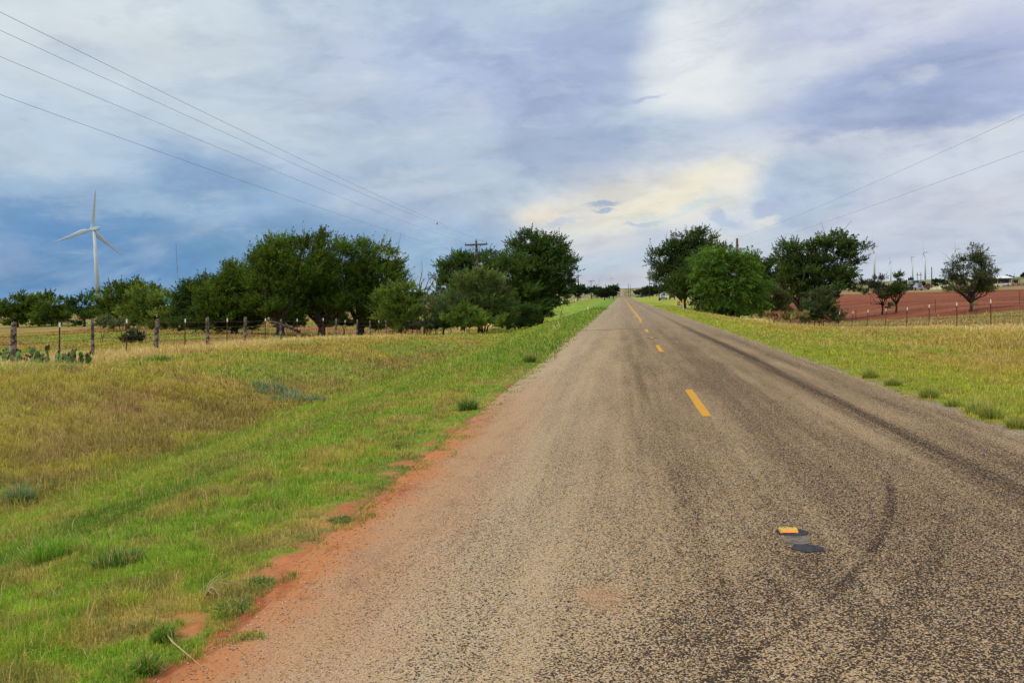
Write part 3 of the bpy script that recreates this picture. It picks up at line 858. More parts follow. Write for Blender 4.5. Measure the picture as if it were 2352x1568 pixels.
def tree(name, label, cat, px, d, blobs_px, c, n, leaf=.17, spray=.7, up=.5, wind=.15, trunk=.18, fork=1.2, group=None, seed=1,
         fill=.45, bark='bark', per=30, droop=0, stems=None, spread=.13, twig=3):
    """blobs_px: (cx, cy, rx, ry[, depth offset]) read off the reference grid at distance d"""
    base = ground(px, d)
    k = d / FPX
    bl = []
    for q in blobs_px:
        cx, cy, rx, ry_ = q[:4]; off = q[4] if len(q) > 4 else 0
        p = at(cx, cy, d + off) - base
        kk = (d + off) / FPX
        bl.append((p.x, p.y, p.z, rx * kk * 1.05, max(rx, ry_) * kk * .8, ry_ * kk * 1.05))
    r = empty(name, base); tag(r, label, cat, group)
    Q, Fq, cc = make_leaves(bl, n, leaf, c, spray, up, wind, seed, per, fill, droop, spread)
    low = -0.05
    Q[:, 2] = np.maximum(Q[:, 2], low)
    mesh_np('crown', Q, Fq, M['leaf'], r, colors=cc)
    b = MB()
    tips = [(q[0] + random.uniform(-.2, .2) * q[3], q[1], q[2] + q[5] * .45) for q in bl]
    rr = random.Random(seed)
    if stems:
        for s in range(stems):
            q = bl[s % len(bl)]
            a = rr.uniform(0, 6.28); x0 = Vector((math.cos(a) * .35, math.sin(a) * .35, 0)) * rr.uniform(.2, 1.8)
            tp = (q[0] + rr.uniform(-.7, .7) * q[3], q[1] + rr.uniform(-.7, .3) * q[4], q[2] + q[5] * rr.uniform(.1, .7))
            limbs(b, x0, [tp], trunk * rr.uniform(.5, 1), fork, seed + s, 2)
    else:
        extra = []
        for q in bl:
            for _ in range(2): extra.append((q[0] + rr.uniform(-.65, .65) * q[3], q[1] + rr.uniform(-.6, .6) * q[4], q[2] + rr.uniform(-.1, .7) * q[5]))
        limbs(b, (0, 0, 0), tips + extra, trunk, fork, seed, twig)
    b.build('trunk', M[bark], r, smooth=True)
    return r


DK = (.084, .124, .015); MD = (.100, .145, .020); LT = (.135, .185, .030); WL = (.105, .180, .026); GY = (.135, .150, .055)
# far left row in the pasture
GR = 'trees standing along the left pasture'
tree('mesquite_tree', 'round mesquite at the far left border of the pasture', 'tree', 38, 150, [(30, 703, 42, 24), (5, 708, 30, 22), (25, 730, 46, 18), (50, 716, 22, 24)], MD, 15000, .32, 1.0, seed=11, group=GR, trunk=.2)
tree('mesquite_tree', 'mesquite with two low trunks, second from the left border', 'tree', 88, 152, [(82, 700, 30, 24), (70, 715, 26, 18), (88, 730, 38, 18)], MD, 13000, .32, 1.0, seed=12, group=GR, trunk=.2)
tree('mesquite_tree', 'mesquite right of the two leftmost, before a gap of sky', 'tree', 118, 148, [(120, 698, 28, 24), (108, 718, 38, 18), (140, 716, 14, 16), (125, 732, 38, 17)], MD, 14000, .32, 1.0, seed=13, group=GR, trunk=.2)
tree('mesquite_tree', 'small dark tree just left of the wind turbine tower', 'tree', 192, 140, [(180, 702, 28, 30), (200, 708, 32, 30), (185, 728, 36, 18)], (.06, .10, .02), 8000, .3, .9, seed=14, group=GR)
tree('oak_tree', 'dark domed tree right in front of the turbine tower', 'tree', 290, 112, [(280, 668, 52, 24), (322, 678, 44, 26), (250, 690, 34, 34), (290, 708, 58, 34), (270, 728, 44, 20)], DK, 26000, .24, .9, seed=15, group=GR, trunk=.3)
tree('mesquite_tree', 'light green bushy tree in front of the dark domed tree', 'tree', 345, 96, [(345, 700, 52, 34), (385, 710, 36, 36), (318, 722, 44, 32), (365, 735, 62, 22), (395, 735, 40, 20)], LT, 26000, .2, .8, seed=16, group=GR)
tree('shrub', 'pale low shrub growing at the foot of the domed tree', 'shrub', 262, 88, [(262, 740, 32, 14), (240, 748, 20, 10)], GY, 5000, .17, .5, seed=17, trunk=.06, stems=5)
tree('sapling', 'thin bare legged sapling in the pasture behind the fence', 'shrub', 242, 52, [(243, 752, 18, 12), (238, 742, 12, 8)], GY, 1100, .10, .3, seed=18, trunk=.04, stems=4, fork=.5)
tree('shrub', 'dark low bush in the pasture behind the leaning wooden post', 'shrub', 303, 50, [(303, 775, 22, 12), (318, 776, 14, 9)], (.05, .062, .03), 3800, .09, .35, seed=19, trunk=.04, stems=5)
# big windswept group
GB = 'big windswept trees behind the left fence'
tree('elm_tree', 'low tree joining the domed tree to the big windswept group', 'tree', 452, 86, [(450, 680, 32, 32), (425, 705, 26, 34), (478, 690, 34, 44), (455, 720, 50, 28), (430, 738, 40, 18), (485, 738, 30, 18)], (.056, .094, .018), 28000, .2, .9, seed=20, group=GB, trunk=.22, wind=.35)
tree('dead_branch_tree', 'half bare tree with crooked twigs poking up left of the big group', 'tree', 440, 90, [(432, 655, 10, 7), (424, 668, 8, 6)], DK, 500, .2, .6, seed=21, trunk=.1, fork=3, twig=6)
tree('elm_tree', 'wind bent tree with shaggy top forming the left shoulder of the group', 'tree', 535, 76, [(545, 618, 26, 22), (520, 655, 50, 36), (575, 640, 40, 40), (490, 690, 40, 34), (545, 700, 62, 38), (560, 665, 55, 45), (500, 730, 50, 22), (560, 728, 46, 22)], DK, 46000, .18, 1.0, wind=.5, seed=22, group=GB, trunk=.32)
tree('elm_tree', 'tallest dark tree of the left group with feathery crown tips', 'tree', 640, 74, [(715, 572, 36, 30), (650, 590, 56, 36), (620, 625, 48, 50), (700, 625, 66, 44), (640, 680, 60, 44), (605, 690, 40, 40), (650, 712, 60, 18)], DK, 62000, .18, 1.05, wind=.35, up=.8, seed=23, group=GB, trunk=.38)
tree('elm_tree', 'wide dark tree with two trunks in the middle of the left group', 'tree', 735, 76, [(760, 585, 48, 30), (745, 640, 40, 40), (700, 700, 42, 34), (770, 690, 56, 40), (725, 672, 50, 34), (740, 712, 60, 18)], DK, 40000, .18, 1.0, wind=.25, up=.7, seed=24, group=GB, trunk=.36)
tree('elm_tree', 'broad dark tree ending the left group beside the small turbines', 'tree', 825, 78, [(820, 590, 48, 30), (872, 600, 44, 30), (860, 650, 70, 48), (800, 660, 50, 50), (905, 640, 26, 34), (840, 700, 76, 34), (880, 725, 50, 22)], DK, 56000, .18, 1.0, wind=.2, up=.6, seed=25, group=GB, trunk=.36)
tree('elm_tree', 'lighter green bushy tree at the right foot of the left group', 'tree', 915, 72, [(900, 672, 34, 26), (930, 690, 30, 36), (888, 705, 34, 34), (915, 722, 54, 32), (935, 735, 40, 18)], LT, 24000, .16, .7, seed=26, group=GB, trunk=.2)
for px_, lb, q in ((435, 'dark undergrowth bush at the left end of the big group', [(430, 745, 36, 13), (455, 738, 26, 18)]), (500, 'dark undergrowth bush below the shaggy shoulder tree', [(500, 742, 44, 16), (530, 745, 26, 12)]),
                  (575, 'dark undergrowth bush left of the fallen branch', [(570, 740, 34, 18), (592, 746, 18, 12)]), (660, 'dark undergrowth bush behind the trunk of the tallest dark tree', [(655, 738, 30, 13), (690, 742, 20, 9)]), (780, 'dark undergrowth bush behind the gap right of the two trunked tree', [(770, 738, 34, 13), (795, 742, 20, 9)]),
                  (848, 'dark undergrowth bush behind the trunk of the broad dark tree', [(846, 738, 26, 13)]), (900, 'dark undergrowth bush at the right end of the big group', [(880, 742, 40, 14), (920, 744, 30, 12)])):
    tree('shrub', lb, 'shrub', px_, 84 if 'behind' in lb else 76, q, (.055, .085, .018), 9000, .15, .5, seed=px_, trunk=.05, stems=4, group='undergrowth below the left group')
# dead tree
p = ground(972, 80); rt = empty('dead_tree', p); tag(rt, 'bare dead tree with forked grey branches against the blue sky', 'dead tree')
b = MB()
kk = 80 / FPX
def L_(x, y): q = at(x, y, 80) - p; return (q.x, q.y, q.z)
b.tube([(0, 0, -.1), L_(976, 715), L_(970, 690)], [.15, .12, .10], 8)
for br in [[(970, 690), (962, 678), (955, 665), (946, 632)], [(968, 682), (963, 655), (970, 620), (968, 598)], [(970, 690), (978, 660), (985, 642), (983, 620)],
           [(962, 676), (968, 650), (975, 640)], [(970, 692), (990, 655), (999, 640), (997, 622)], [(955, 665), (948, 650), (940, 640)], [(972, 700), (1000, 672), (1004, 650), (1000, 628)]]:
    b.tube([L_(*q) for q in br], [.07, .055, .035, .018][:len(br)], 5)
b.build('trunk', M['deadwood'], rt, smooth=True)
o = MB(); o.tube([L_(975, 712), L_(950, 700), L_(928, 703)], [.05, .035, .015], 5).tube([L_(976, 722), L_(960, 708), L_(942, 712)], [.05, .03, .012], 5).tube([L_(975, 718), L_(1000, 706), L_(1015, 695)], [.05, .03, .012], 5)
o.build('fallen_limb', M['deadwood'], rt, smooth=True)
tree('mesquite_tree', 'thin leaved small tree around the dead branches', 'tree', 985, 76, [(975, 715, 32, 32), (1000, 700, 28, 28), (990, 735, 40, 18)], GY, 8000, .14, .6, seed=27, trunk=.1, stems=5)
tree('mesquite_tree', 'crooked thin trunked tree left of the big roadside thicket', 'tree', 1015, 72, [(1030, 705, 38, 30), (1040, 730, 40, 22)], (.075, .105, .035), 9000, .14, .6, seed=28, trunk=.1, fork=.8)
# thicket around the first pole
GT = 'trees of the thicket around the crossarm pole'
tree('elm_tree', 'dark tree behind the crossarm pole with ragged left edge', 'tree', 1060, 102, [(1050, 600, 40, 26), (1035, 640, 30, 50), (1090, 605, 52, 30), (1060, 660, 60, 50), (1040, 700, 50, 34), (1100, 690, 50, 44)], (.065, .108, .02), 40000, .22, .9, seed=30, group=GT, trunk=.3)
tree('elm_tree', 'green tree right of the crossarm pole in the middle of the thicket', 'tree', 1165, 97, [(1150, 605, 46, 26), (1180, 640, 52, 50), (1130, 650, 50, 44), (1190, 700, 60, 46), (1150, 725, 50, 24)], (.075, .122, .022), 42000, .2, .85, seed=31, group=GT, trunk=.28)
tree('elm_tree', 'tall round tree beside the road, top right of the left thicket', 'tree', 1240, 100, [(1215, 572, 42, 32), (1262, 580, 40, 32), (1240, 615, 62, 48), (1290, 625, 32, 40), (1235, 665, 54, 40), (1292, 655, 22, 30), (1225, 705, 40, 34)], (.06, .10, .018), 85000, .2, .9, up=.6, seed=32, group=GT, trunk=.4, fill=.35)
tree('shrub_tree', 'grey green shrubby tree in front of the crossarm pole', 'tree', 1105, 74, [(1085, 665, 46, 42), (1130, 672, 44, 48), (1060, 700, 40, 40), (1110, 715, 60, 34), (1150, 715, 36, 34)], (.115, .145, .036), 46000, .15, .65, seed=33, group=GT, trunk=.12, stems=9)
tree('shrub_tree', 'light green bush at the lower left of the thicket', 'shrub', 1068, 70, [(1055, 725, 34, 26), (1085, 735, 38, 20), (1120, 738, 40, 14)], LT, 14000, .14, .5, seed=34, group=GT, trunk=.08, stems=6)
tree('shrub', 'dark green bush at the right foot of the thicket by the ditch', 'shrub', 1190, 78, [(1180, 735, 44, 22), (1215, 728, 26, 24)], (.06, .10, .02), 14000, .15, .5, seed=35, trunk=.08, stems=6)
tree('shrub', 'small green shrub under the roadside tree near the far fence', 'shrub', 1290, 128, [(1290, 690, 18, 12), (1262, 700, 16, 14)], (.07, .12, .03), 4000, .2, .5, seed=36, trunk=.06, stems=4)
for i, (a, bb, w, h, lb) in enumerate([(955, 76, 26, 10, 'grey green low bush on the fence line, left one of three'), (1000, 80, 26, 10, 'grey green low bush on the fence line, middle one of three'), (1030, 82, 22, 9, 'brownish low bush on the fence line, right one of three')]):
    hy = [752, 751, 751][i]
    tree('shrub', lb, 'shrub', a, bb * .93, [(a, hy - 4, w, h)], [(.065, .075, .042), (.07, .08, .05), (.075, .06, .04)][i], 4500, .13, .35, seed=40 + i, trunk=.04, stems=5, group='low bushes on the left fence line')

# fallen branch under the left group
p = ground(650, 62); b = MB()
def Q_(x, y): q = at(x, y, 62) - p; return (q.x, q.y, max(q.z, .05))
b.tube([Q_(612, 734), Q_(640, 743), (Vector(Q_(665, 752))), Q_(690, 762)], [.04, .09, .11, .12], 7)
b.tube([Q_(655, 741), Q_(668, 752), Q_(676, 758)], [.03, .05, .06], 6)
o = b.build('fallen_branch', M['bark'], smooth=True, loc=p); tag(o, 'long dark fallen branch propped up under the left trees', 'branch')

# ---- right side
GRR = 'trees along the right side of the road'
tree('oak_tree', 'spreading dark tree overhanging the parked car', 'tree', 1570, 150, [(1590, 560, 46, 26), (1545, 585, 34, 28), (1505, 605, 28, 30), (1570, 615, 56, 46), (1530, 640, 34, 30), (1615, 590, 36, 36), (1580, 655, 50, 30)], (.055, .088, .018), 46000, .30, 1.4, wind=.4, seed=50, group=GRR, trunk=.4, fill=.6)
tree('oak_tree', 'dense dark tree between the spreading tree and the willow', 'tree', 1600, 140, [(1610, 640, 46, 40), (1560, 660, 36, 26), (1640, 600, 40, 34)], (.055, .09, .018), 30000, .28, 1.2, seed=51, group=GRR, trunk=.3)
tree('willow', 'big bright green willow shrub with many thin stems', 'tree', 1675, 84, [(1655, 605, 52, 36), (1700, 625, 50, 42), (1625, 640, 36, 46), (1670, 660, 66, 48), (1725, 670, 34, 46), (1660, 685, 52, 34), (1715, 700, 44, 28), (1640, 705, 40, 24), (1690, 712, 46, 20), (1735, 712, 26, 20)], WL, 74000, .17, .9, up=.25, wind=.12, droop=.5, seed=52, group=GRR, trunk=.09, stems=22, fill=.5)
tree('shrub', 'dark small bush at the left foot of the willow', 'shrub', 1602, 84, [(1602, 695, 14, 12)], (.05, .06, .035), 2200, .13, .4, seed=53, trunk=.04, stems=4)
tree('oak_tree', 'dark tree behind the willow below the bare pole', 'tree', 1745, 128, [(1730, 615, 36, 26), (1770, 625, 34, 32), (1760, 650, 46, 34)], (.055, .085, .018), 24000, .26, .9, seed=54, group=GRR, trunk=.3)
tree('oak_tree', 'tall open dark tree reaching over the red field', 'tree', 1842, 104, [(1822, 580, 36, 36), (1800, 620, 26, 34), (1870, 595, 36, 44), (1915, 565, 42, 36), (1955, 580, 38, 34), (1900, 625, 58, 34), (1850, 650, 62, 34), (1945, 640, 40, 24), (1810, 660, 34, 22), (1905, 665, 60, 22)], (.065, .100, .022), 52000, .24, 1.0, seed=55, group=GRR, trunk=.42, fill=.75, fork=2)
tree('shrub_tree', 'olive bush filling the gap right of the willow', 'shrub', 1780, 86, [(1775, 690, 28, 30), (1790, 708, 24, 24)], (.10, .115, .032), 13000, .15, .5, seed=56, trunk=.07, stems=6)
tree('shrub_tree', 'dark green bush beside the first steel fence post', 'shrub', 1880, 76, [(1882, 700, 34, 30), (1862, 722, 28, 22), (1900, 725, 28, 20)], (.075, .098, .034), 20000, .14, .55, seed=57, trunk=.08, stems=7)
tree('mesquite_tree', 'pale sparse tree with a leaning trunk at the edge of the red field', 'tree', 2026, 106, [(2012, 655, 26, 22), (2000, 680, 26, 14), (2030, 678, 18, 14)], (.12, .13, .065), 7500, .16, .6, seed=58, trunk=.12, fill=.9, group=GRR)
tree('mesquite_tree', 'small dark crowned tree beside the pale sparse tree', 'tree', 2058, 106, [(2058, 668, 28, 20), (2040, 665, 16, 14), (2064, 640, 9, 10)], (.07, .10, .024), 9000, .16, .6, seed=59, trunk=.13, fill=.8, group=GRR)
tree('shrub', 'low green weeds around the leaning trunk', 'shrub', 2042, 104, [(2038, 702, 18, 6)], (.06, .10, .03), 1500, .14, .3, seed=60, trunk=.03, stems=3)
tree('mesquite_tree', 'lone airy tree with bristly branches before the open shed', 'tree', 2230, 90, [(2195, 612, 26, 26), (2250, 600, 34, 32), (2215, 640, 52, 26), (2265, 640, 32, 26), (2180, 640, 22, 18), (2210, 668, 42, 14), (2255, 665, 36, 14)], (.085, .10, .035), 15000, .17, .7, up=.7, seed=61, trunk=.17, fill=.95, group=GRR, spread=.25, twig=9)
tree('sapling', 'faint bare sapling in the grass at the red field edge', 'shrub', 2238, 82, [(2240, 695, 6, 8)], GY, 250, .1, .3, seed=62, trunk=.03, stems=3)
# red field hedge clumps and far tree lines
tree('shrub', 'dry golden weeds between the willow and the dark bush', 'shrub', 1825, 74, [(1815, 730, 30, 7), (1840, 728, 18, 12), (1780, 728, 22, 7)], (.30, .24, .10), 5000, .14, .4, up=1.2, seed=63, trunk=.02, stems=3)
GF = 'distant dark trees on both sides of the road crest'
for i, (a, dd_, bl, lb) in enumerate([
    (1408, 330, [(1408, 668, 9, 8), (1412, 676, 8, 6)], 'dark clump of trees left of the road where it crests'),
    (1388, 330, [(1388, 674, 16, 7)], 'low dark thicket left of the far road'),
    (1358, 380, [(1358, 668, 22, 5), (1375, 670, 14, 5)], 'far tree line left of the road'),
    (1325, 300, [(1328, 670, 14, 10)], 'dark bush behind the second crossarm pole'),
    (1473, 360, [(1470, 673, 12, 6), (1490, 671, 14, 7)], 'dark thicket right of the road crest'),
    (1508, 360, [(1508, 668, 16, 7), (1495, 668, 12, 5)], 'low trees behind the parked car')]):
    tree('far_tree', lb, 'trees', a, dd_, bl, (.034, .055, .022), 5000, .7, 1.6, seed=70 + i, group=GF, trunk=.2)

# distant wood along the right horizon: reads as one mass
def far_wood(x0, x1, d, h, label, seed, n=9000):
    r = np.random.default_rng(seed); pxs = r.uniform(x0, x1, 150); bl = []
    o = ground((x0 + x1) / 2, d)
    for q in pxs:
        p = ground(q, d + r.uniform(-30, 40)) - o
        hh = h * r.uniform(.5, 1.1); bl.append((p.x, p.y, p.z + hh * .45, hh * 1.3, hh, hh * .6))
    Q, Fq, cc = make_leaves(bl, n, 1.5, (.045, .065, .032), 2.0, .5, .1, seed, 14, .5)
    m = mesh_np('far_wood', Q, Fq, M['leaf'], colors=cc); m.location = o
    tag(m, label, 'wood', None, 'stuff')
far_wood(2060, 2420, 560, 5.2, 'low dark wood along the right horizon behind the red field', 90)
far_wood(1440, 1560, 900, 5, 'thin far wood behind the parked car', 91, 4000)
far_wood(-60, 200, 420, 6, 'far wood seen through the trunks of the left pasture trees', 92, 6000)
far_wood(880, 1060, 330, 5, 'far pale green growth behind the dead tree', 93, 6000)
far_wood(1290, 1420, 1500, 6, 'far wood on the hill left of the road', 94, 3000)

# ---------------------------------------------------------------- fences
def wooden_post(x, y, h, r0, lx, ly, label):
    z = gz(x, y); b = MB(); rr = random.Random(int(x * 91 + y * 37)); n = 9
    rings = []
    for j, t in enumerate((0, .25, .5, .75, .96, 1)):
        zz = -.15 + t * (h + .15); q = r0 * (1.05 - .18 * t) * (1 if t < 1 else .82)
        rings.append([(lx * t + math.cos(6.283 * k / n) * q * (1 + .14 * math.sin(k * 3.1 + rr.random())), ly * t + math.sin(6.283 * k / n) * q * (1 + .14 * math.cos(k * 2.3 + j * .3)), zz + (rr.uniform(-.02, .03) if t == 1 else 0)) for k in range(n)])
    vs = [v for q in rings for v in q]
    fs = [(i * n + k, i * n + (k + 1) % n, (i + 1) * n + (k + 1) % n, (i + 1) * n + k) for i in range(5) for k in range(n)] + [tuple(5 * n + k for k in range(n))]
    b.add(vs, fs)
    o = b.build('wooden_fence_post', M['post'], smooth=False, loc=(x, y, z))
    tag(o, label, 'fence post', 'weathered wooden posts of the left fence'); return o


def t_post_meshes():
    r = empty('steel_fence_post', (0, 0, 0))
    b = MB(); b.box((0, 0, .5), (.036, .006, 1.4)).box((0, .019, .5), (.006, .032, 1.4))
    for k in range(18): b.box((0, -.006, .12 + k * .055), (.012, .008, .012))
    b.build('stake', M['rust'], r)
    t = MB(); t.box((0, 0, 1.13), (.042, .012, .15)).box((0, .019, 1.13), (.012, .038, .15)); t.build('tip', M['whitepaint'], r)
    return r


tp0 = t_post_meshes(); tp_used = [False]


def t_post(x, y, label, group, rx=0, ry=0):
    if not tp_used[0]: o = tp0; tp_used[0] = True
    else: o = copy_tree(tp0)
    s = 1.25 if math.hypot(x, y) > 30 else 1.1
    o.location = (x, y, gz(x, y)); o.rotation_euler = (rx, ry, random.uniform(-.2, .2)); o.scale = (s, s, 1.3 if x > 0 else 1.17)
    tag(o, label, 'fence post', group); return o


XF = -20.0; XFR = 18.5


def stationY(px, X):
    ph = math.atan((px - 1176) / FPX) - YAW
    return X / math.tan(ph)


ordn = ['leftmost', 'second', 'third', 'fourth', 'fifth', 'sixth', 'seventh', 'eighth', 'ninth', 'tenth', 'eleventh', 'twelfth', 'thirteenth']
wp = [26, 210, 356, 476, 561, 644, 770, 818, 850, 887, 918, 947, 1014, 1052]
wl_ = ['thick weathered post rising from the cactus at the left border', 'narrow cracked wooden post right of the cactus', 'stout wooden post leaning right, in front of the dark low bush',
      'pale split wooden post before the light green tree', 'leaning wooden post in front of the shaggy trees', 'crooked wooden post crossed by the fallen branch',
      'leaning wooden post under the middle of the left trees', 'short leaning wooden post under the broad dark tree', 'upright pale wooden post right of the short leaning one',
      'wooden post just left of the grey green bushes', 'wooden post standing in the left grey green bush', 'leaning wooden post between the grey green bushes', 'wooden post in front of the brownish low bush', 'last visible wooden post before the thicket']
Lposts = []
for i, px_ in enumerate(wp):
    y = stationY(px_, XF)
    h = 1.44 + .08 * math.sin(i * 2.2); lean = [.14, .10, .16, .06, .12, .10, .14, .16, .05, .05, .02, .12, .02, -.03][i]
    wooden_post(XF, y, h, [.105, .07, .10, .09, .09, .075, .065, .065, .07, .06, .06, .06, .055, .055][i], lean, 0, wl_[i])
    Lposts.append((XF + lean * .8, y, gz(XF, y), h))
tpx = [133, 288, 423, 520, 608, 681, 741, 791, 869, 902, 932, 959, 983, 1036]
tl = ['steel stake with white tip left of the narrow cracked post', 'steel stake with white tip above the dark low bush', 'steel stake with white tip between the stout and the pale split posts',
      'steel stake with white tip between the pale split and the leaning post', 'steel stake at the raised end of the fallen branch', 'steel stake at the lower end of the fallen branch',
      'steel stake under the middle of the dark trees', 'steel stake right of the leaning post under the trees', 'thin steel stake right of the upright pale post', 'thin steel stake left of the first grey green bush',
      'thin steel stake inside the left grey green bush', 'thin steel stake left of the middle grey green bush', 'thin steel stake inside the middle grey green bush', 'thin steel stake beside the brownish bush']
for i, px_ in enumerate(tpx):
    y = stationY(px_, XF); t_post(XF, y, tl[i], 'steel stakes of the left fence', 0, .08)
    Lposts.append((XF + .07, y, gz(XF, y), 1.2))
rpx = [2278, 2200, 2136, 2083, 2036, 1992, 1957, 1926]
rl = ['rightmost and tallest steel stake of the right fence', 'steel stake second from the right on the right fence', 'steel stake third from the right, right of the truck', 'steel stake fourth from the right, below the silver truck',
      'steel stake behind which the small dark crowned tree stands', 'steel stake left of the pale sparse tree', 'steel stake second from the dark green bush', 'steel stake touching the dark green bush']
Rposts = []
for i, px_ in enumerate(rpx):
    y = stationY(px_, XFR); t_post(XFR, y, rl[i], 'steel stakes of the right fence', 0, [.0, .0, .01, .06, .03, .09, .10, .12][i])
    Rposts.append((XFR, y, gz(XFR, y), 1.2))


def wire_run(pts, label, r=.006, m='barb', name='barbed_wire', cat='wire', group=None):
    b = MB(); b.tube(pts, r, 4, False)
    o = b.build(name, M[m]); tag(o, label, cat, group); return o


Lposts.sort(key=lambda q: q[1]); Rposts.sort(key=lambda q: q[1])
Lp = [(XF, 8, gz(XF, 8), 1.2), (XF, 16, gz(XF, 16), 1.2)] + Lposts
for k, (hh, lb) in enumerate(((1.25, 'top'), (.98, 'second'), (.72, 'third'), (.46, 'lowest'))):
    wire_run([(q[0] + .03, q[1], q[2] + hh) for q in Lp], lb + ' strand of barbed wire along the left fence', .007, group='barbed wire strands of the left fence')
Rp = [(XFR, 26, gz(XFR, 26), 1.2), (XFR, 34, gz(XFR, 34), 1.2), (XFR, 39, gz(XFR, 39), 1.2)] + Rposts
for k, (hh, lb) in enumerate(((1.3, 'top'), (1.0, 'second'), (.7, 'third'), (.4, 'lowest'))):
    wire_run([(q[0], q[1], q[2] + hh) for q in Rp], lb + ' wire strand along the right fence', .008, group='wire strands of the right fence')
# thin far fence at the red field edge
for i, px_ in enumerate((1965, 2148, 2342)):
    d = 96; p = ground(px_, d); b = MB(); b.tube([(0, 0, -.1), (0, 0, .7), (.03, 0, 1.5)], .03, 6)
    o = b.build('field_post', M['rust'], loc=p); tag(o, ['thin rusty post at the red field edge by the tall open tree', 'thin rusty post on the red field left of the lone tree', 'thin rusty post on the red field at the right border'][i], 'fence post', 'thin posts at the red field edge')
# far left fence near the road
for i, (px_, d) in enumerate(((1308, 205), (1313, 222), (1318, 238), (1326, 262), (1333, 290))):
    p = ground(px_, d); b = MB(); b.tube([(0, 0, -.1), (.02, 0, .6), (.05, 0, 1.3)], [.13, .11, .1], 7)
    o = b.build('wooden_fence_post', M['post'], loc=p); tag(o, 'tiny far fence post right of the roadside tree, number %s from the tree' % ordn[i].replace('leftmost', 'first'), 'fence post', 'tiny far posts beyond the roadside tree')

# ---------------------------------------------------------------- prickly pear
def cactus(px_, d, n, spreadx, label, seed, fruits=14, hs=1.0):
    rr = random.Random(seed); p = ground(px_, d); r = empty('prickly_pear', p); tag(r, label, 'cactus', 'prickly pears at the foot of the left fence')
    tips = []
    def pad(base, dirv, s, face):
        up = dirv.normalized(); side = Vector((math.cos(face), math.sin(face), 0)); side = (side - up * side.dot(up)).normalized(); nrm = up.cross(side)
        m = Matrix((side, nrm, up)).transposed()
        b = MB(); b.ellipsoid(base + up * s * .9, (s * .78, s * .12, s), 12, 8, m); b.build('pad', M['cactus'], r, smooth=True)
        return base + up * s * 1.8
    cnt = 0
    while cnt < n:
        x0 = rr.uniform(-spreadx, spreadx); y0 = rr.uniform(-.5, .5); s = rr.uniform(.075, .16) * hs
        base = Vector((x0, y0, -.03)); dv = Vector((rr.uniform(-.5, .5), rr.uniform(-.4, .4), 1))
        lv = rr.choice((2, 3, 3))
        for k in range(lv):
            t = pad(base, dv, s, rr.uniform(-.9, .9)); cnt += 1
            if k == lv - 1: tips.append(t)
            if rr.random() < .5:
                t2 = pad(base.lerp(t, .8), dv + Vector((rr.choice((-.9, .9)), rr.uniform(-.4, .4), 0)), s * .85, rr.uniform(-.9, .9)); tips.append(t2); cnt += 1
            base = t - (t - base).normalized() * s * .15; dv = dv * .7 + Vector((rr.uniform(-.5, .5), rr.uniform(-.4, .4), .5)); s *= .93
    for k in range(fruits):
        t = rr.choice(tips); b = MB(); q = t + Vector((rr.uniform(-.07, .07), rr.uniform(-.04, .02), rr.uniform(-.02, .02)))
        b.ellipsoid(q, (.028, .028, .045), 7, 5); b.build('fruit', M['fruit'], r, smooth=True)
    return r
cactus(66, 25.6, 80, 1.0, 'large prickly pear with purple fruit at the thick left post', 5, 40, .9)
cactus(132, 25.0, 48, .62, 'smaller prickly pear right of the big one', 6, 20, .85)
cactus(5, 27.4, 24, .6, 'prickly pear cut by the left picture border', 7, 10, .85)

# ---------------------------------------------------------------- delineators, small signs
def delineator(px_, d, label):
    p = ground(px_, d); r = empty('delineator_post', p); tag(r, label, 'road delineator', 'orange and white delineators at the culvert')
    b = MB(); b.box((0, 0, .25), (.10, .05, .75), taper=1.1); b.build('post', M['whitepaint'], r, bevel=.008)
    b = MB(); b.box((0, 0, .92), (.15, .052, .60)); b.build('reflector_panel', M['orange'], r, bevel=.008)
delineator(1349, 97, 'orange topped white marker post left of the road')
delineator(1568, 100, 'orange topped white marker post right of the road by the willow')
p = ground(1400, 330); r = empty('mailbox', p); tag(r, 'small white box on a post left of the road near the crest', 'mailbox')
b = MB(); b.tube([(0, 0, -.1), (0, 0, 1.0)], .06, 6); b.build('post', M['post'], r)
b = MB(); b.prism([(-.45, 1.0), (.45, 1.0), (.45, 1.5), (.25, 1.7), (-.25, 1.7), (-.45, 1.5)], -.3, .3); b.build('box', M['whitepaint'], r)

# ---------------------------------------------------------------- poles and lines
def crossarm_pole(x, y, h, label, arm=2.5, group='crossarm power poles left of the road', top_off=0, r0=.15):
    z = gz(x, y); r = empty('power_pole', (x, y, z)); tag(r, label, 'power pole', group)
    b = MB(); b.tube([(0, 0, -.3), (0, 0, h * .5), (0, 0, h)], [r0, r0 * .9, r0 * .75], 10); b.build('pole', M['polewood'], r, smooth=True)
    b = MB(); b.box((0, -.16, h - .45), (arm, .12, .18)); b.build('crossarm', M['polewood'], r, bevel=.01)
    b = MB()
    for s in (-1, 1): b.tube([(s * .62, -.17, h - .5), (0, -.17, h - 1.15)], .025, 5)
    b.build('brace', M['polewood'], r)
    for xx, zz in ((-arm / 2 + .08, h - .38), (0, h), (arm / 2 - .08, h - .38)):
        b = MB(); b.tube([(xx, -.16 if xx else 0, zz), (xx, -.16 if xx else 0, zz + .08), (xx, -.16 if xx else 0, zz + .09), (xx, -.16 if xx else 0, zz + .16), (xx, -.16 if xx else 0, zz + .2)], [.02, .02, .07, .06, .03], 8)
        b.build('insulator', M['insul'], r, smooth=True)
    return z + h


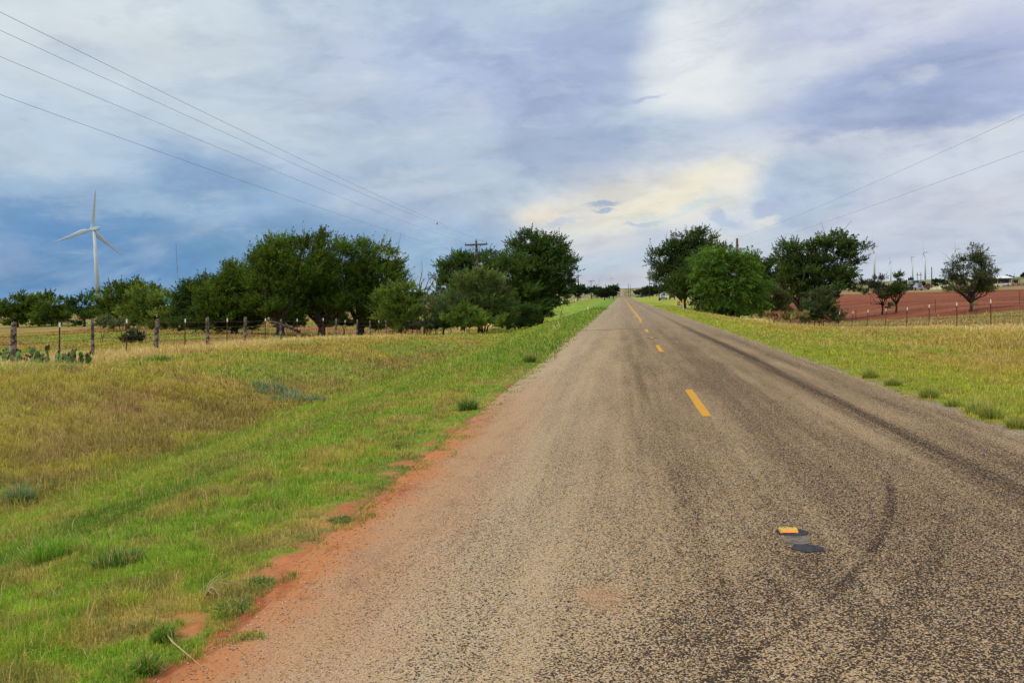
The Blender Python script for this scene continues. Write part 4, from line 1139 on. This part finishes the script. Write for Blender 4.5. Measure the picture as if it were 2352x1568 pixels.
XP = -16.0
P = []
ptop = {0: 9.8, 91.7: 7.72}
for i, (y, lb) in enumerate(((0, 'crossarm pole beside the camera, outside the picture on the left'), (91.7, 'brown crossarm pole rising out of the left thicket'), (202, 'crossarm pole hidden behind the roadside tree'),
                             (311, 'far crossarm pole nearest the roadside tree'), (440, 'second far crossarm pole'), (545, 'third far crossarm pole, thicker one'), (655, 'fourth far crossarm pole'))):
    g0 = gz(XP, y); top = ptop.get(y, g0 + 9.7)
    crossarm_pole(XP, y, top - g0, lb, 2.55 if y < 400 else 2.9, r0=.16 if y < 200 else .2)
    P.append((XP, y, top))


def line_wire(P, dx, dz, r, label, sag=.48, group='power line wires left of the road', dy=-.16, first=0):
    pts = []
    for (a, b_) in zip(P[:-1], P[1:]):
        n = 24
        for k in range(n):
            t = k / n
            pts.append((a[0] + dx + (b_[0] - a[0]) * t, a[1] + dy + (b_[1] - a[1]) * t, a[2] + (b_[2] - a[2]) * t + dz + (first * (1 - t) if a is P[0] else 0) - 4 * sag * t * (1 - t)))
    q = P[-1]; pts.append((q[0] + dx, q[1] + dy, q[2] + dz))
    return wire_run(pts, label, r, 'wire', 'power_line', 'power line', group)


line_wire(P, 1.19, -.20, .006, 'uppermost of the four power line wires on the left')
line_wire(P, 0, .18, .006, 'second power line wire from the top on the left', dy=0, first=-.3)
line_wire(P, -1.19, -.20, .006, 'third power line wire from the top on the left')
line_wire(P, .0, -1.75, .006, 'lowest of the four power line wires on the left', dy=-.2)
# bird on the wire
i_t = (72 / 91.7); bp = Vector((XP, 72, 9.8 + (7.72 - 9.8) * i_t + .18 - .3 * (1 - i_t) - 4 * .48 * i_t * (1 - i_t)))
b = MB(); b.ellipsoid((0, 0, .09), (.05, .11, .07), 8, 6).ellipsoid((0, .09, .17), (.04, .045, .04), 7, 5).prism([(-.02, .06), (.02, .06), (.02, .08), (-.02, .08)], -.24, -.08)
o = b.build('bird', M['birdmat'], smooth=True, loc=bp); tag(o, 'tiny dark bird perched on a wire near the crossarm pole', 'bird')

# bare pole on the right with two wires
def bare_pole(x, y, h, r0, name, label, group=None, lean=0):
    o = MB().tube([(0, 0, -.3), (lean * .5, 0, h * .5), (lean, 0, h)], [r0, r0 * .9, r0 * .75], 10).build(name, M['polewood'], smooth=True, loc=(x, y, gz(x, y)))
    tag(o, label, 'pole', group); return o
xr, yr = 15.3, 113.0
zt = 8.0
bare_pole(xr, yr, zt - gz(xr, yr), .20, 'utility_pole', 'bare brown pole standing behind the willow')
bare_pole(xr, 2, 8.4 - gz(xr, 2), .16, 'utility_pole', 'bare pole beside the camera, outside the picture on the right')
PR = [(xr, 2, 8.3), (xr, yr, zt), (12.5, 232, 5.6), (10, 330, 5.5)]
line_wire(PR, 0, 0, .005, 'upper wire rising to the right from the bare pole', .55, 'wires of the right hand pole line', 0)
line_wire(PR, 0, -1.45, .005, 'lower wire rising to the right from the bare pole', .45, 'wires of the right hand pole line', 0)
for px_, d, h, rr_, lb in ((1513.5, 215, 7.0, .13, 'thin pole rising right beside the parked car'), (1492, 330, 8.6, .15, 'lone pole left of the parked car'), (1467, 700, 9, .2, 'tiny pole right of the road, left of the pair'),
                       (1475, 700, 9, .2, 'tiny pole right of the road, right of the pair'), (1443.5, 1300, 22, .4, 'leftmost tiny far pole beside the hill road'), (1447.5, 1300, 20, .4, 'second tiny far pole beside the hill road'),
                       (2140, 245, 6.6, .15, 'bare pole between the silver truck and the lone tree')):
    p = ground(px_, d); bare_pole(p.x, p.y, h, rr_, 'utility_pole', lb, 'bare distant poles')
for px_, d, h, lb in ((1411.5, 1250, 15, 'tiny far double pole left of the hill road'), (2111, 420, 7.5, 'double pole behind the silver truck')):
    p = ground(px_, d); s = .8 * d / 400; r = empty('h_frame_pole', p); tag(r, lb, 'power pole', 'double poles far off')
    for q in (-s, s): MB().tube([(q, 0, -.3), (q, 0, h)], .16 * d / 500, 6).build('pole', M['polewood'], r)
    MB().box((0, 0, h * .82), (s * 3.2, .2, .25 * d / 400)).build('crossarm', M['polewood'], r)

# ---------------------------------------------------------------- radio mast
p = ground(412, 1250); r = empty('radio_mast', p); tag(r, 'thin lattice radio mast behind the left trees', 'mast')
H = 96; b = MB(); w = .75
for k in range(3): b.tube([(w * math.cos(k * 2.094), w * math.sin(k * 2.094), 0), (w * .7 * math.cos(k * 2.094), w * .7 * math.sin(k * 2.094), H)], .12, 4)
for j in range(32):
    z = j * 3
    for k in range(3):
        b.tube([(w * math.cos(k * 2.094), w * math.sin(k * 2.094), z), (w * math.cos((k + 1) * 2.094), w * math.sin((k + 1) * 2.094), z + 3)], .06, 4, False)
b.build('lattice', M['steel'], r)
b = MB()
for k in range(3):
    for hh in (32, 62): b.tube([(30 * math.cos(k * 2.094 + .4), 30 * math.sin(k * 2.094 + .4), 0), (0, 0, hh)], .05, 4, False)
b.build('guy_wires', M['wire'], r)

# ---------------------------------------------------------------- wind turbines
AX = math.atan2(.43, -.90)          # compass direction the rotors face (away from the camera, to the left)


def turbine(px_, hub_y, d, phase, label, m='turbine', blade=.48, pitch=None, near=False):
    hub = at(px_, hub_y, d); zg = gz(hub.x, hub.y); H = hub.z - zg
    r = empty('wind_turbine', (hub.x, hub.y, zg)); r.rotation_euler = (0, 0, AX)     # local +X = towards the rotor
    tag(r, label, 'wind turbine', 'white wind turbines')
    s = H / 80.0
    n = 28 if near else 14
    MB().tube([(0, 0, 0), (0, 0, H * .5), (0, 0, H - 1.6 * s)], [2.3 * s, 1.9 * s, 1.35 * s], n).build('tower', M[m], r, smooth=True)
    b = MB(); b.prism([(-8.2 * s, H - 1.5 * s), (3.0 * s, H - 1.5 * s), (3.0 * s, H + 1.7 * s), (-7 * s, H + 1.9 * s), (-8.2 * s, H + 1.0 * s)], -1.7 * s, 1.7 * s)
    b.build('nacelle', M[m], r, bevel=.35 * s)
    hb = MB(); hb.ellipsoid((4.3 * s, 0, H), (2.3 * s, 1.7 * s, 1.7 * s), 14, 10); hb.build('hub', M[m], r, smooth=True)
    L = blade * H
    for k in range(3):
        a = phase + k * 2.0944
        # a measured in the rotor plane from straight up, positive to the right as the camera sees it
        rad = Vector((0, -math.sin(a), math.cos(a)))       # local Y = right-hand side seen from behind is -Y
        ch = Vector((0, -math.cos(a), -math.sin(a)))
        axv = Vector((1, 0, 0))
        vs = []; secs = [(0, .9, .9, 0), (.06, .95, .9, 0), (.13, 1.9, .6, .5), (.22, 2.35, .42, .7), (.4, 1.75, .30, .6), (.65, 1.15, .18, .4), (.88, .7, .10, .25), (.97, .45, .06, .15), (1, .1, .03, 0)]
        nn = 8
        for (t, c_, th, off) in secs:
            for q in range(nn):
                an = 6.283 * q / nn
                tw = R(18) * (1 - t)
                u_ = ch * math.cos(tw) + axv * math.sin(tw); w_ = axv * math.cos(tw) - ch * math.sin(tw)
                vs.append(Vector((4.3 * s, 0, H)) + rad * (1.2 * s + t * (L - 1.2 * s)) + u_ * (c_ * s * (math.cos(an)) + off * s) + w_ * (th * s * math.sin(an)))
        fs = [(i * nn + q, i * nn + (q + 1) % nn, (i + 1) * nn + (q + 1) % nn, (i + 1) * nn + q) for i in range(len(secs) - 1) for q in range(nn)]
        fs.append(tuple((len(secs) - 1) * nn + q for q in range(nn)))
        MB().add(vs, fs).build('blade', M[m], r, smooth=True)
    return r


turbine(216, 526, 830, R(9), 'large white wind turbine standing alone at the left', blade=.50, near=True)
turbine(882, 571, 1500, R(25), 'wind turbine half hidden behind the broad dark tree, left of two', 'turbine_far')
turbine(915, 579, 1450, R(22), 'wind turbine beside the broad dark tree, right of two')
turbine(912, 601, 2300, R(-60), 'small wind turbine directly behind the tower of a nearer one', 'turbine_far')
turbine(966, 631, 3600, R(10), 'tiny wind turbine seen between the dead branches', 'turbine_far')
turbine(2008, 566, 1780, R(2), 'tallest turbine on the right beside the tall open tree', 'turbine_far', .46)
turbine(2046, 601.5, 3050, R(-4), 'turbine on the right between the two small trees', 'turbine_far', .50)
turbine(2096, 590.5, 2550, R(38), 'turbine on the right with a blade raised to the right', 'turbine_far', .46)
turbine(2125, 579, 2200, R(-3), 'turbine on the right with one blade straight up, left of the bare pole', 'turbine_far', .48)
turbine(2198, 571.5, 2150, R(-5), 'turbine behind the lone airy tree, nearer of two', 'turbine_far', .46)
turbine(2212, 583, 2700, R(35), 'turbine behind the lone airy tree, farther of two', 'turbine_far', .44)
turbine(2330, 619, 6200, R(5), 'tiny turbine above the carport at the right border', 'turbine_far', .5)
turbine(1405, 639, 4600, R(-25), 'tiny turbine straight ahead left of the road', 'turbine_far', .44)
turbine(1364, 645, 5600, R(-20), 'tiny turbine between the far crossarm poles', 'turbine_far', .44)
turbine(1377, 643.5, 5300, R(50), 'tiny turbine behind the thicker far pole', 'turbine_far', .4)

# ---------------------------------------------------------------- vehicles and farmyard
def wheel(parent, x, y, z, r0, w):
    o = MB().tube([(x - w / 2, y, z), (x + w / 2, y, z)], r0, 16).build('wheel', M['black'], parent)
    MB().tube([(x - w / 2 - .01, y, z), (x + w / 2 + .01, y, z)], r0 * .58, 12).build('rim', M['steel'], o)
    return o


p = ground(1523, 232); r = empty('parked_car', p, R(-6)); tag(r, 'silver sport utility car parked under the spreading tree', 'car')
body = MB(); body.prism([(-2.3, .35), (2.3, .35), (2.35, .75), (2.2, 1.05), (-2.0, 1.10), (-2.35, .95), (-2.4, .6)], -.93, .93, 'X'); body.build('body', M['silver'], r, bevel=.06)
cb = MB(); cb.prism([(-1.3, 1.10), (2.0, 1.07), (1.85, 1.62), (1.5, 1.74), (-.55, 1.74)], -.80, .80, 'X'); cb.build('roof', M['silver'], r, bevel=.06)
MB().add([(-.68, -1.33, 1.16), (.68, -1.33, 1.16), (.60, -.66, 1.68), (-.60, -.66, 1.68), (-.68, -1.25, 1.12), (.68, -1.25, 1.12), (.60, -.58, 1.66), (-.60, -.58, 1.66)], [(0, 1, 2, 3), (4, 7, 6, 5), (0, 4, 5, 1), (2, 6, 7, 3), (0, 3, 7, 4), (1, 5, 6, 2)]).build('windscreen', M['glass'], r)
for s in (-1, 1): MB().box((s * .815, .35, 1.38), (.02, 2.4, .36)).build('side_window', M['glass'], r)
MB().box((0, -2.39, .78), (1.0, .05, .22)).build('grille', M['black'], r)
MB().box((0, -2.40, .42), (1.7, .08, .18)).build('bumper', M['black'], r, bevel=.02)
for s in (-1, 1): MB().box((s * .72, -2.36, .84), (.32, .08, .17)).build('headlight', M['lamp'], r, bevel=.02)
for s in (-1, 1):
    for yy in (-1.45, 1.45): wheel(r, s * .82, yy, .36, .36, .24)
for s in (-1, 1): MB().box((s * 1.03, -.95, 1.15), (.18, .1, .14)).build('mirror', M['silver'], r, bevel=.02)

p = ground(2103, 232); r = empty('truck', p, R(18)); tag(r, 'silver semi truck cab parked at the far side of the red field', 'truck')
MB().box((0, .9, 1.95), (2.3, 1.9, 1.9), taper=.94).build('cab', M['silver'], r, bevel=.08)
MB().box((0, -.9, 1.45), (1.7, 1.8, 1.05), taper=.92).build('hood', M['silver'], r, bevel=.08)
MB().box((0, -1.83, 1.4), (1.0, .06, .9)).build('grille', M['grille'], r)
MB().box((0, -1.95, .62), (2.4, .18, .36)).build('bumper', M['silver'], r, bevel=.03)
for s in (-1, 1): MB().box((s * .55, -.07, 2.45), (.95, .05, .55)).build('windscreen', M['glass'], r)
for s in (-1, 1): MB().ellipsoid((s * .85, -1.75, 1.05), (.2, .15, .16), 10, 8).build('headlight', M['lamp'], r, smooth=True)
for s in (-1, 1): MB().box((s * .98, -1.0, 1.0), (.42, 1.3, .35), taper=.8).build('fender', M['silver'], r, bevel=.05)
MB().tube([(-1.22, 1.8, .9), (-1.22, 1.8, 3.6)], .1, 8).build('exhaust_stack', M['whitepaint'], r, smooth=True)
MB().box((0, 3.2, .85), (.9, 4.4, .3)).build('chassis', M['black'], r)
for s in (-1, 1):
    for yy in (-1.0, 3.2, 4.5): wheel(r, s * 1.0, yy, .52, .52, .32)

# open shed
p = ground(2280, 300); r = empty('open_shed', p, R(-4)); tag(r, 'long open fronted shed with white metal roof and cream walls', 'shed')
Ln = 12.6
MB().box((-.3, 5.0, 1.35), (Ln, .15, 2.7)).build('back_wall', M['shedwall'], r)
for s in (-1, 1): MB().box((-.3 + s * (Ln / 2 + .08), 2.55, 1.35), (.15, 5.1, 2.7)).build('end_wall', M['shedwall'], r)
MB().prism([(-.5, 2.72), (5.6, 3.45), (11.6, 2.72), (11.6, 2.84), (5.6, 3.6), (-.5, 2.84)], -Ln / 2 - .9, Ln / 2 + .4, 'X').build('roof', M['roofmetal'], r)
for k in range(4): MB().box((-.3 - Ln / 2 + .3 + k * (Ln - .6) / 3, .05, 1.35), (.16, .16, 2.7)).build('post', M['whitepaint'], r)
# tractor inside
px_ = ground(2298, 302); t_ = empty('tractor', px_, R(20)); tag(t_, 'dark green tractor under the open shed', 'tractor')
MB().box((0, -1.0, 1.05), (.8, 1.9, .7), taper=.9).build('hood', M['teal'], t_, bevel=.05)
MB().box((0, .7, 1.6), (1.4, 1.4, 1.3), taper=.9).build('cab', M['teal'], t_, bevel=.05)
MB().box((0, -.02, 1.75), (1.1, .04, .8)).build('window', M['glass'], t_)
for s in (-1, 1):
    wheel(t_, s * .85, .9, .75, .75, .35); wheel(t_, s * .6, -1.5, .42, .42, .22)
q = ground(2307, 298); o = MB().tube([(-.5, 0, .5), (.5, 0, .5)], .45, 14).tube([(-.3, 0, .9), (-.3, 0, 1.2)], .06, 8).build('blue_drum', M['blue'], loc=q); tag(o, 'blue drum lying at the shed front', 'drum')
# carport
p = ground(2340, 285); r = empty('carport', p, R(-3)); tag(r, 'dark flat carport roof on thin posts at the right border', 'carport')
MB().box((0, 0, 2.45), (9, 5, .14), ry=-.02).build('roof', M['dark'], r)
for xx in (-3.6, -1.2, 1.2, 3.6):
    for yy in (-2.3, 2.3): MB().tube([(xx, yy, -.1), (xx, yy, 2.4)], .06, 6).build('post', M['dark'], r)
# small white car
p = ground(2305, 270); r = empty('white_car', p, R(70)); tag(r, 'small white car half hidden in the yard before the shed', 'car')
MB().prism([(-2.1, .3), (2.1, .3), (2.15, .7), (1.2, .82), (-1.5, .85), (-2.15, .75)], -.82, .82, 'X').build('body', M['whitepaint'], r, bevel=.05)
MB().prism([(-1.2, .84), (1.2, .82), (.7, 1.32), (-.7, 1.34)], -.7, .7, 'X').build('roof', M['glass'], r, bevel=.05)
for s in (-1, 1):
    for yy in (-1.3, 1.3): wheel(r, s * .76, yy, .3, .3, .2)
# stock panels in the yard
p = ground(2300, 235); r = empty('stock_fence', p); tag(r, 'low dark rail fence in front of the shed yard', 'fence')
for k in range(12): MB().tube([(-8 + k * 1.4, 0, -.1), (-8 + k * 1.4, 0, 1.0)], .05, 6).build('post', M['dark'], r)
for zz in (.45, .9): MB().tube([(-8, 0, zz), (7.4, 0, zz)], .035, 6).build('rail', M['dark'], r)


def mound(px_, d, rx, ry_, h, m, name, label, cat, seed, group=None):
    p = ground(px_, d); rr = np.random.default_rng(seed); n = 26
    u = np.linspace(-1, 1, n); X, Y = np.meshgrid(u, u); q = np.clip(1 - X ** 2 - Y ** 2, 0, 1) ** .6
    Z = q * h * (.65 + .7 * fbm(X * 3 + seed, Y * 3, seed)) - .05
    idx = np.arange(n * n).reshape(n, n); f = np.stack([idx[:-1, :-1], idx[:-1, 1:], idx[1:, 1:], idx[1:, :-1]], -1).reshape(-1, 4)
    o = mesh_np(name, np.stack([X * rx, Y * ry_, Z], -1).reshape(-1, 3), f, M[m], smooth=True); o.location = p; tag(o, label, cat, group); return o


mound(2152, 240, 2.6, 2, .8, 'hay', 'hay_mound', 'pale mound of hay just right of the bare pole', 'mound', 1, 'pale mounds in the farmyard')
mound(2175, 240, 3.4, 2.4, 1.2, 'hay', 'hay_mound', 'larger pale mound left of the lone tree', 'mound', 2, 'pale mounds in the farmyard')
mound(2284, 262, 2.6, 1.6, 1.0, 'hay', 'hay_mound', 'pale mound in front of the shed opening', 'mound', 3, 'pale mounds in the farmyard')
p = ground(2124, 240); r = empty('old_implement', p); tag(r, 'rusty old farm implement right of the silver truck', 'farm machine')
MB().box((0, 0, .7), (1.8, 1.0, .5)).build('frame', M['rustpile'], r, bevel=.04)
MB().tube([(-.3, 0, .9), (.2, 0, 1.3), (1.6, 0, .8)], .09, 7).build('boom', M['rustpile'], r)
for s in (-1, 1): MB().tube([(s * .95, -.12, .55), (s * .95, .12, .55)], .55, 16).build('wheel', M['rustpile'], r)

# yard things near the parked car
p = ground(1586, 165); r = empty('rail_fence', p); tag(r, 'red brown pipe rail fence between the parked car and the willow', 'fence')
for k in range(6): MB().tube([(-2.6 + k * 1.1, 0, -.1), (-2.6 + k * 1.1, 0, .95)], .06, 6).build('post', M['railred'], r)
for zz in (.45, .9): MB().tube([(-2.6, 0, zz), (2.9, 0, zz)], .045, 6).build('rail', M['railred'], r)
p = ground(1558, 168); o = MB().tube([(0, 0, -.1), (.02, 0, .5), (.0, 0, 1.0)], [.32, .26, .22], 9).build('split_stump', M['orangewood'], loc=p); tag(o, 'orange brown split stump left of the rail fence', 'stump')
p = ground(1543, 225); r = empty('field_cart', p, R(10)); tag(r, 'small brown cart standing right of the parked car', 'cart')
MB().box((0, 0, .85), (1.3, 1.5, .75)).build('box', M['railred'], r, bevel=.03)
MB().box((0, 0, 1.27), (1.45, 1.6, .08)).build('lid', M['hay'], r)
for s in (-1, 1): wheel(r, s * .7, 0, .4, .4, .14)
mound(1558, 262, 3.6, 1.6, .75, 'stone', 'stone_pile', 'pale low stone pile behind the brown cart', 'stones', 5)
# far barn and tank right of the road
p = ground(1480, 1000); r = empty('far_barn', p, R(25)); tag(r, 'far barn with blue grey roof above the right thicket', 'barn')
MB().box((0, 0, 3), (18, 12, 6)).build('wall', M['dark'], r)
MB().prism([(-9.8, 6), (9.8, 6), (6, 10.5), (-9.5, 6.6)], -7, 7).build('roof', M['farroof'], r)
p = ground(1492.5, 1000); o = MB().tube([(0, 0, -1), (0, 0, 8), (0, 0, 10)], [4, 4, 1.5], 16).build('storage_tank', M['farroof'], loc=p); tag(o, 'small round topped tank right of the far barn', 'tank')

# ---------------------------------------------------------------- sky
w = bpy.data.worlds.new('World'); sc.world = w; w.use_nodes = True
t = NT(w.node_tree); t.n.clear()
SUN_EL, SUN_AZ = R(52), R(-125)       # azimuth from +Y, clockwise positive: behind the camera to the left
sky = t.new('ShaderNodeTexSky', sky_type='NISHITA'); sky.sun_disc = False
sky.sun_elevation = SUN_EL; sky.sun_rotation = SUN_AZ; sky.dust_density = 1.5
gen = t.new('ShaderNodeTexCoord').outputs['Generated']
dirn = t.vmath('NORMALIZE', gen)
sp = t.new('ShaderNodeSeparateXYZ'); t.put(sp.inputs[0], dirn)
az = t.math('MULTIPLY', t.math('ARCTAN2', sp.outputs[0], sp.outputs[1]), 57.2958)
el = t.math('MULTIPLY', t.math('ARCSINE', sp.outputs[2]), 57.2958)
cmb = t.new('ShaderNodeCombineXYZ'); t.put(cmb.inputs[0], az); t.put(cmb.inputs[1], el)
base_v = cmb.outputs[0]
stretch = t.mapping(dirn, scale=(1, 1, 1.9))


def warp(scale, amt, detail=7, rough=.55, ay=.6):
    n = t.noise(stretch, scale, detail, rough, out=1)
    v = t.vmath('SUBTRACT', n, (.5, .5, .5))
    return t.vmath('ADD', base_v, t.vmath('MULTIPLY', v, (amt, amt * ay, 0)))


W1 = warp(2.2, 12, 8, .55, .7)        # big soft
W2 = warp(6.0, 7.5, 10, .64, .5)      # wispy
W3 = warp(13.0, 3.2, 9, .68, .8)      # billows


def azel(px, py):
    v = (Fv + Rv * ((px - 1176) / FPX) + Uv * ((784 - py) / FPX)).normalized()
    return math.degrees(math.atan2(v.x, v.y)), math.degrees(math.asin(v.z))


nish = t.vmath('SCALE', sky.outputs[0], scale=.10)
colr = t.mix(.92, nish, lin(190, 204, 222))


def cloud(px, py, rx, ry_, rot, rgb, a=1.0, soft=.8, W=None, inner=None):
    """elliptic mass; sizes in reference pixels, rot in degrees counter-clockwise"""
    global colr
    u, v = azel(px, py)
    m = t.mapping(W or W1, (u, v, 0), (0, 0, R(rot)), (rx / 33.1, ry_ / 33.1, 1), 'TEXTURE')
    L = t.vmath('LENGTH', m, out=1)
    f = t.mapr(L, max(0, 1 - soft), 1 + soft * .35, a, 0)
    colr = t.mix(f, colr, lin(*rgb))


W1_, W2_, W3_ = W1, W2, W3
# ---- large tone areas
cloud(150, 40, 620, 150, 0, (214, 220, 228), .85, .9)
cloud(250, 620, 900, 250, 4, (104, 147, 188), .95, .9, W1)
cloud(60, 570, 420, 170, 0, (96, 140, 190), .7, .9, W1)
cloud(820, 520, 460, 130, -14, (132, 168, 202), .7, .9, W2)
cloud(480, 400, 320, 60, -10, (138, 168, 205), .6, .7, W2)
cloud(140, 360, 230, 60, 0, (190, 206, 224), .7, .6, W3)
cloud(330, 470, 120, 26, -6, (176, 196, 218), .5, .6, W3)
cloud(60, 430, 150, 30, 0, (172, 192, 218), .5, .6, W3)
cloud(560, 300, 260, 70, -14, (200, 211, 224), .6, .7, W3)
cloud(620, 470, 260, 40, 12, (158, 182, 216), .6, .9, W2)
cloud(1100, 170, 430, 190, -8, (178, 189, 219), .85, .9, W1)
cloud(800, 90, 120, 160, -20, (196, 202, 224), .5, .9, W1)
cloud(760, 420, 300, 60, -16, (188, 202, 224), .6, .9, W2)
cloud(1330, 110, 260, 130, 10, (162, 174, 210), .8, .7, W1)
cloud(1000, 470, 260, 70, 6, (184, 196, 219), .65, .9, W2)
cloud(160, 120, 150, 45, 0, (182, 197, 219), .45, .9, W2)
# right half
cloud(2050, 330, 560, 420, 0, (213, 215, 228), .85, .8, W1)
cloud(1620, 160, 130, 260, -32, (231, 232, 236), .95, .8, W1)
cloud(1560, 60, 80, 150, -15, (234, 234, 238), .7, .8, W1)
cloud(2080, 20, 420, 90, 0, (219, 219, 233), .7, .8, W2)
cloud(1900, 60, 160, 45, -14, (192, 198, 226), .6, .8, W2)
cloud(2200, 100, 330, 60, 12, (186, 192, 223), .6, .8, W2)
cloud(2080, 195, 310, 70, 8, (166, 177, 212), .95, .5, W3)
cloud(2230, 235, 240, 50, 0, (166, 176, 212), .9, .5, W3)
cloud(2330, 130, 110, 110, 20, (172, 178, 214), .7, .8, W2)
cloud(1980, 280, 170, 22, 8, (176, 185, 214), .9, .5, W3)
cloud(2120, 175, 45, 20, 0, (206, 210, 228), .7, .7, W3)
cloud(1420, 330, 330, 70, 8, (178, 191, 215), .9, .6, W1)
cloud(1480, 236, 60, 8, 12, (176, 186, 214), .8, .7, W2)
# pale glow low over the road
cloud(1500, 450, 360, 115, 6, (226, 222, 222), .9, .95, W2)
cloud(1470, 470, 320, 62, 9, (240, 229, 211), .85, 1.0, W2)
cloud(1600, 420, 200, 40, 12, (241, 231, 211), .7, 1.0, W2)
cloud(1240, 490, 60, 26, 0, (240, 226, 210), .8, .7, W3)
cloud(1560, 475, 150, 12, 12, (205, 218, 224), .7, .8, W2)
cloud(1380, 470, 50, 9, 4, (176, 188, 210), .9, .6, W3)
cloud(1385, 487, 34, 7, 0, (172, 185, 208), .9, .6, W3)
cloud(1480, 512, 50, 5, 0, (188, 196, 212), .8, .6, W3)
cloud(1665, 505, 52, 14, -24, (184, 196, 218), .95, .55, W3)
cloud(1290, 510, 70, 8, 3, (196, 202, 216), .7, .7, W3)
cloud(1850, 440, 120, 100, 0, (176, 192, 216), .95, .45, W3)
cloud(1900, 400, 90, 60, 0, (192, 202, 220), .7, .7, W2)
cloud(1765, 480, 44, 30, 0, (180, 190, 216), .95, .45, W3)
cloud(1770, 515, 34, 12, 0, (236, 228, 220), .6, .6, W3)
cloud(2080, 420, 150, 60, 0, (206, 212, 226), .6, .8, W2)
cloud(2200, 480, 300, 70, 0, (206, 207, 221), .8, .8, W2)
cloud(2180, 560, 400, 70, 0, (198, 204, 219), .75, .8, W2)
cloud(1500, 590, 240, 55, 0, (196, 204, 218), .85, .8, W2)
cloud(1500, 550, 60, 40, 0, (190, 200, 216), .85, .6, W3)
cloud(1350, 560, 150, 30, 0, (212, 209, 214), .7, .8, W2)
cloud(1620, 555, 60, 16, 0, (224, 216, 212), .6, .7, W2)
cloud(1400, 645, 420, 26, 0, (205, 200, 209), .8, .9, W2)
cloud(1090, 535, 130, 50, 0, (165, 188, 216), .6, .9, W2)
cloud(1010, 610, 120, 60, 0, (138, 170, 206), .8, .9, W1)
cloud(980, 425, 180, 22, 4, (198, 206, 222), .7, .8, W3)
cloud(930, 400, 130, 14, 10, (200, 207, 223), .6, .8, W3)
# broken mid-scale cloud texture
n_c = t.noise(t.mapping(dirn, rot=(0, 0, .5), scale=(1, 1, 2.4)), 4.2, 11, .60, dist=.5)
n_d = t.noise(t.mapping(dirn, rot=(.3, 0, 1.5), scale=(1, 1, 3.4)), 9.5, 10, .62, dist=.3)
colr = t.mix(t.mapr(n_c, .50, .66, 0, .36), colr, t.mix(.5, colr, lin(236, 236, 238)))
colr = t.mix(t.mapr(n_c, .50, .36, 0, .48), colr, t.mix(1.0, colr, lin(212, 218, 232), 'MULTIPLY'))
colr = t.mix(t.mapr(n_d, .52, .68, 0, .30), colr, t.mix(.45, colr, lin(240, 238, 238)))
colr = t.mix(t.mapr(n_d, .48, .33, 0, .30), colr, t.mix(1.0, colr, lin(212, 218, 232), 'MULTIPLY'))
# fine wisps over everything
n_a = t.noise(t.mapping(dirn, rot=(0, 0, .3), scale=(1, 1, 3.2)), 5.5, 10, .62)
n_b = t.noise(t.mapping(dirn, rot=(.2, .1, 0), scale=(1, 1, 2.0)), 16, 8, .6)
kf = t.math('ADD', t.math('MULTIPLY', t.math('SUBTRACT', n_a, .5), .30), t.math('MULTIPLY', t.math('SUBTRACT', n_b, .5), .16))
colr = t.vmath('SCALE', colr, scale=t.math('ADD', 1.03, kf))
colr = t.mix(1.0, colr, (.955, .995, .975), 'MULTIPLY')
# overcast sky is brighter overhead than near the horizon; boost added above the frame to light the ground; ground half stays dull
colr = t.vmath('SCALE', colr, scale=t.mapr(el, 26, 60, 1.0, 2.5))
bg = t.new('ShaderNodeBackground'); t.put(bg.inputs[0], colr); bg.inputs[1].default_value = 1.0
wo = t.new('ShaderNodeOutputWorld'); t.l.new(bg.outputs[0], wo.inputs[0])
w.cycles.sampling_method = 'MANUAL'; w.cycles.sample_map_resolution = 512

sun = bpy.data.lights.new('sun', 'SUN'); sun.energy = 2.2; sun.angle = R(12); sun.color = (1, .88, .70)
so = bpy.data.objects.new('sun', sun); col.objects.link(so)
sd = Vector((math.sin(SUN_AZ) * math.cos(SUN_EL), math.cos(SUN_AZ) * math.cos(SUN_EL), math.sin(SUN_EL)))
so.rotation_euler = sd.to_track_quat('Z', 'Y').to_euler()

# ---------------------------------------------------------------- camera, output
cd = bpy.data.cameras.new('camera'); cd.sensor_width = 22.3; cd.lens = FPX / 2352 * 22.3; cd.clip_end = 30000; cd.clip_start = .05
co = bpy.data.objects.new('camera', cd); col.objects.link(co)
mw = Matrix((Rv, Uv, -Fv)).transposed().to_4x4(); mw.translation = CAM
co.matrix_world = mw; sc.camera = co
sc.view_settings.view_transform = 'Standard'; sc.view_settings.look = 'None'
sc.view_settings.exposure = 0; sc.view_settings.gamma = 1
sc.render.engine = 'CYCLES'
sc.cycles.use_adaptive_sampling = True; sc.cycles.adaptive_threshold = .02; sc.cycles.max_bounces = 5; sc.cycles.diffuse_bounces = 3; sc.cycles.transmission_bounces = 3; sc.cycles.transparent_max_bounces = 4
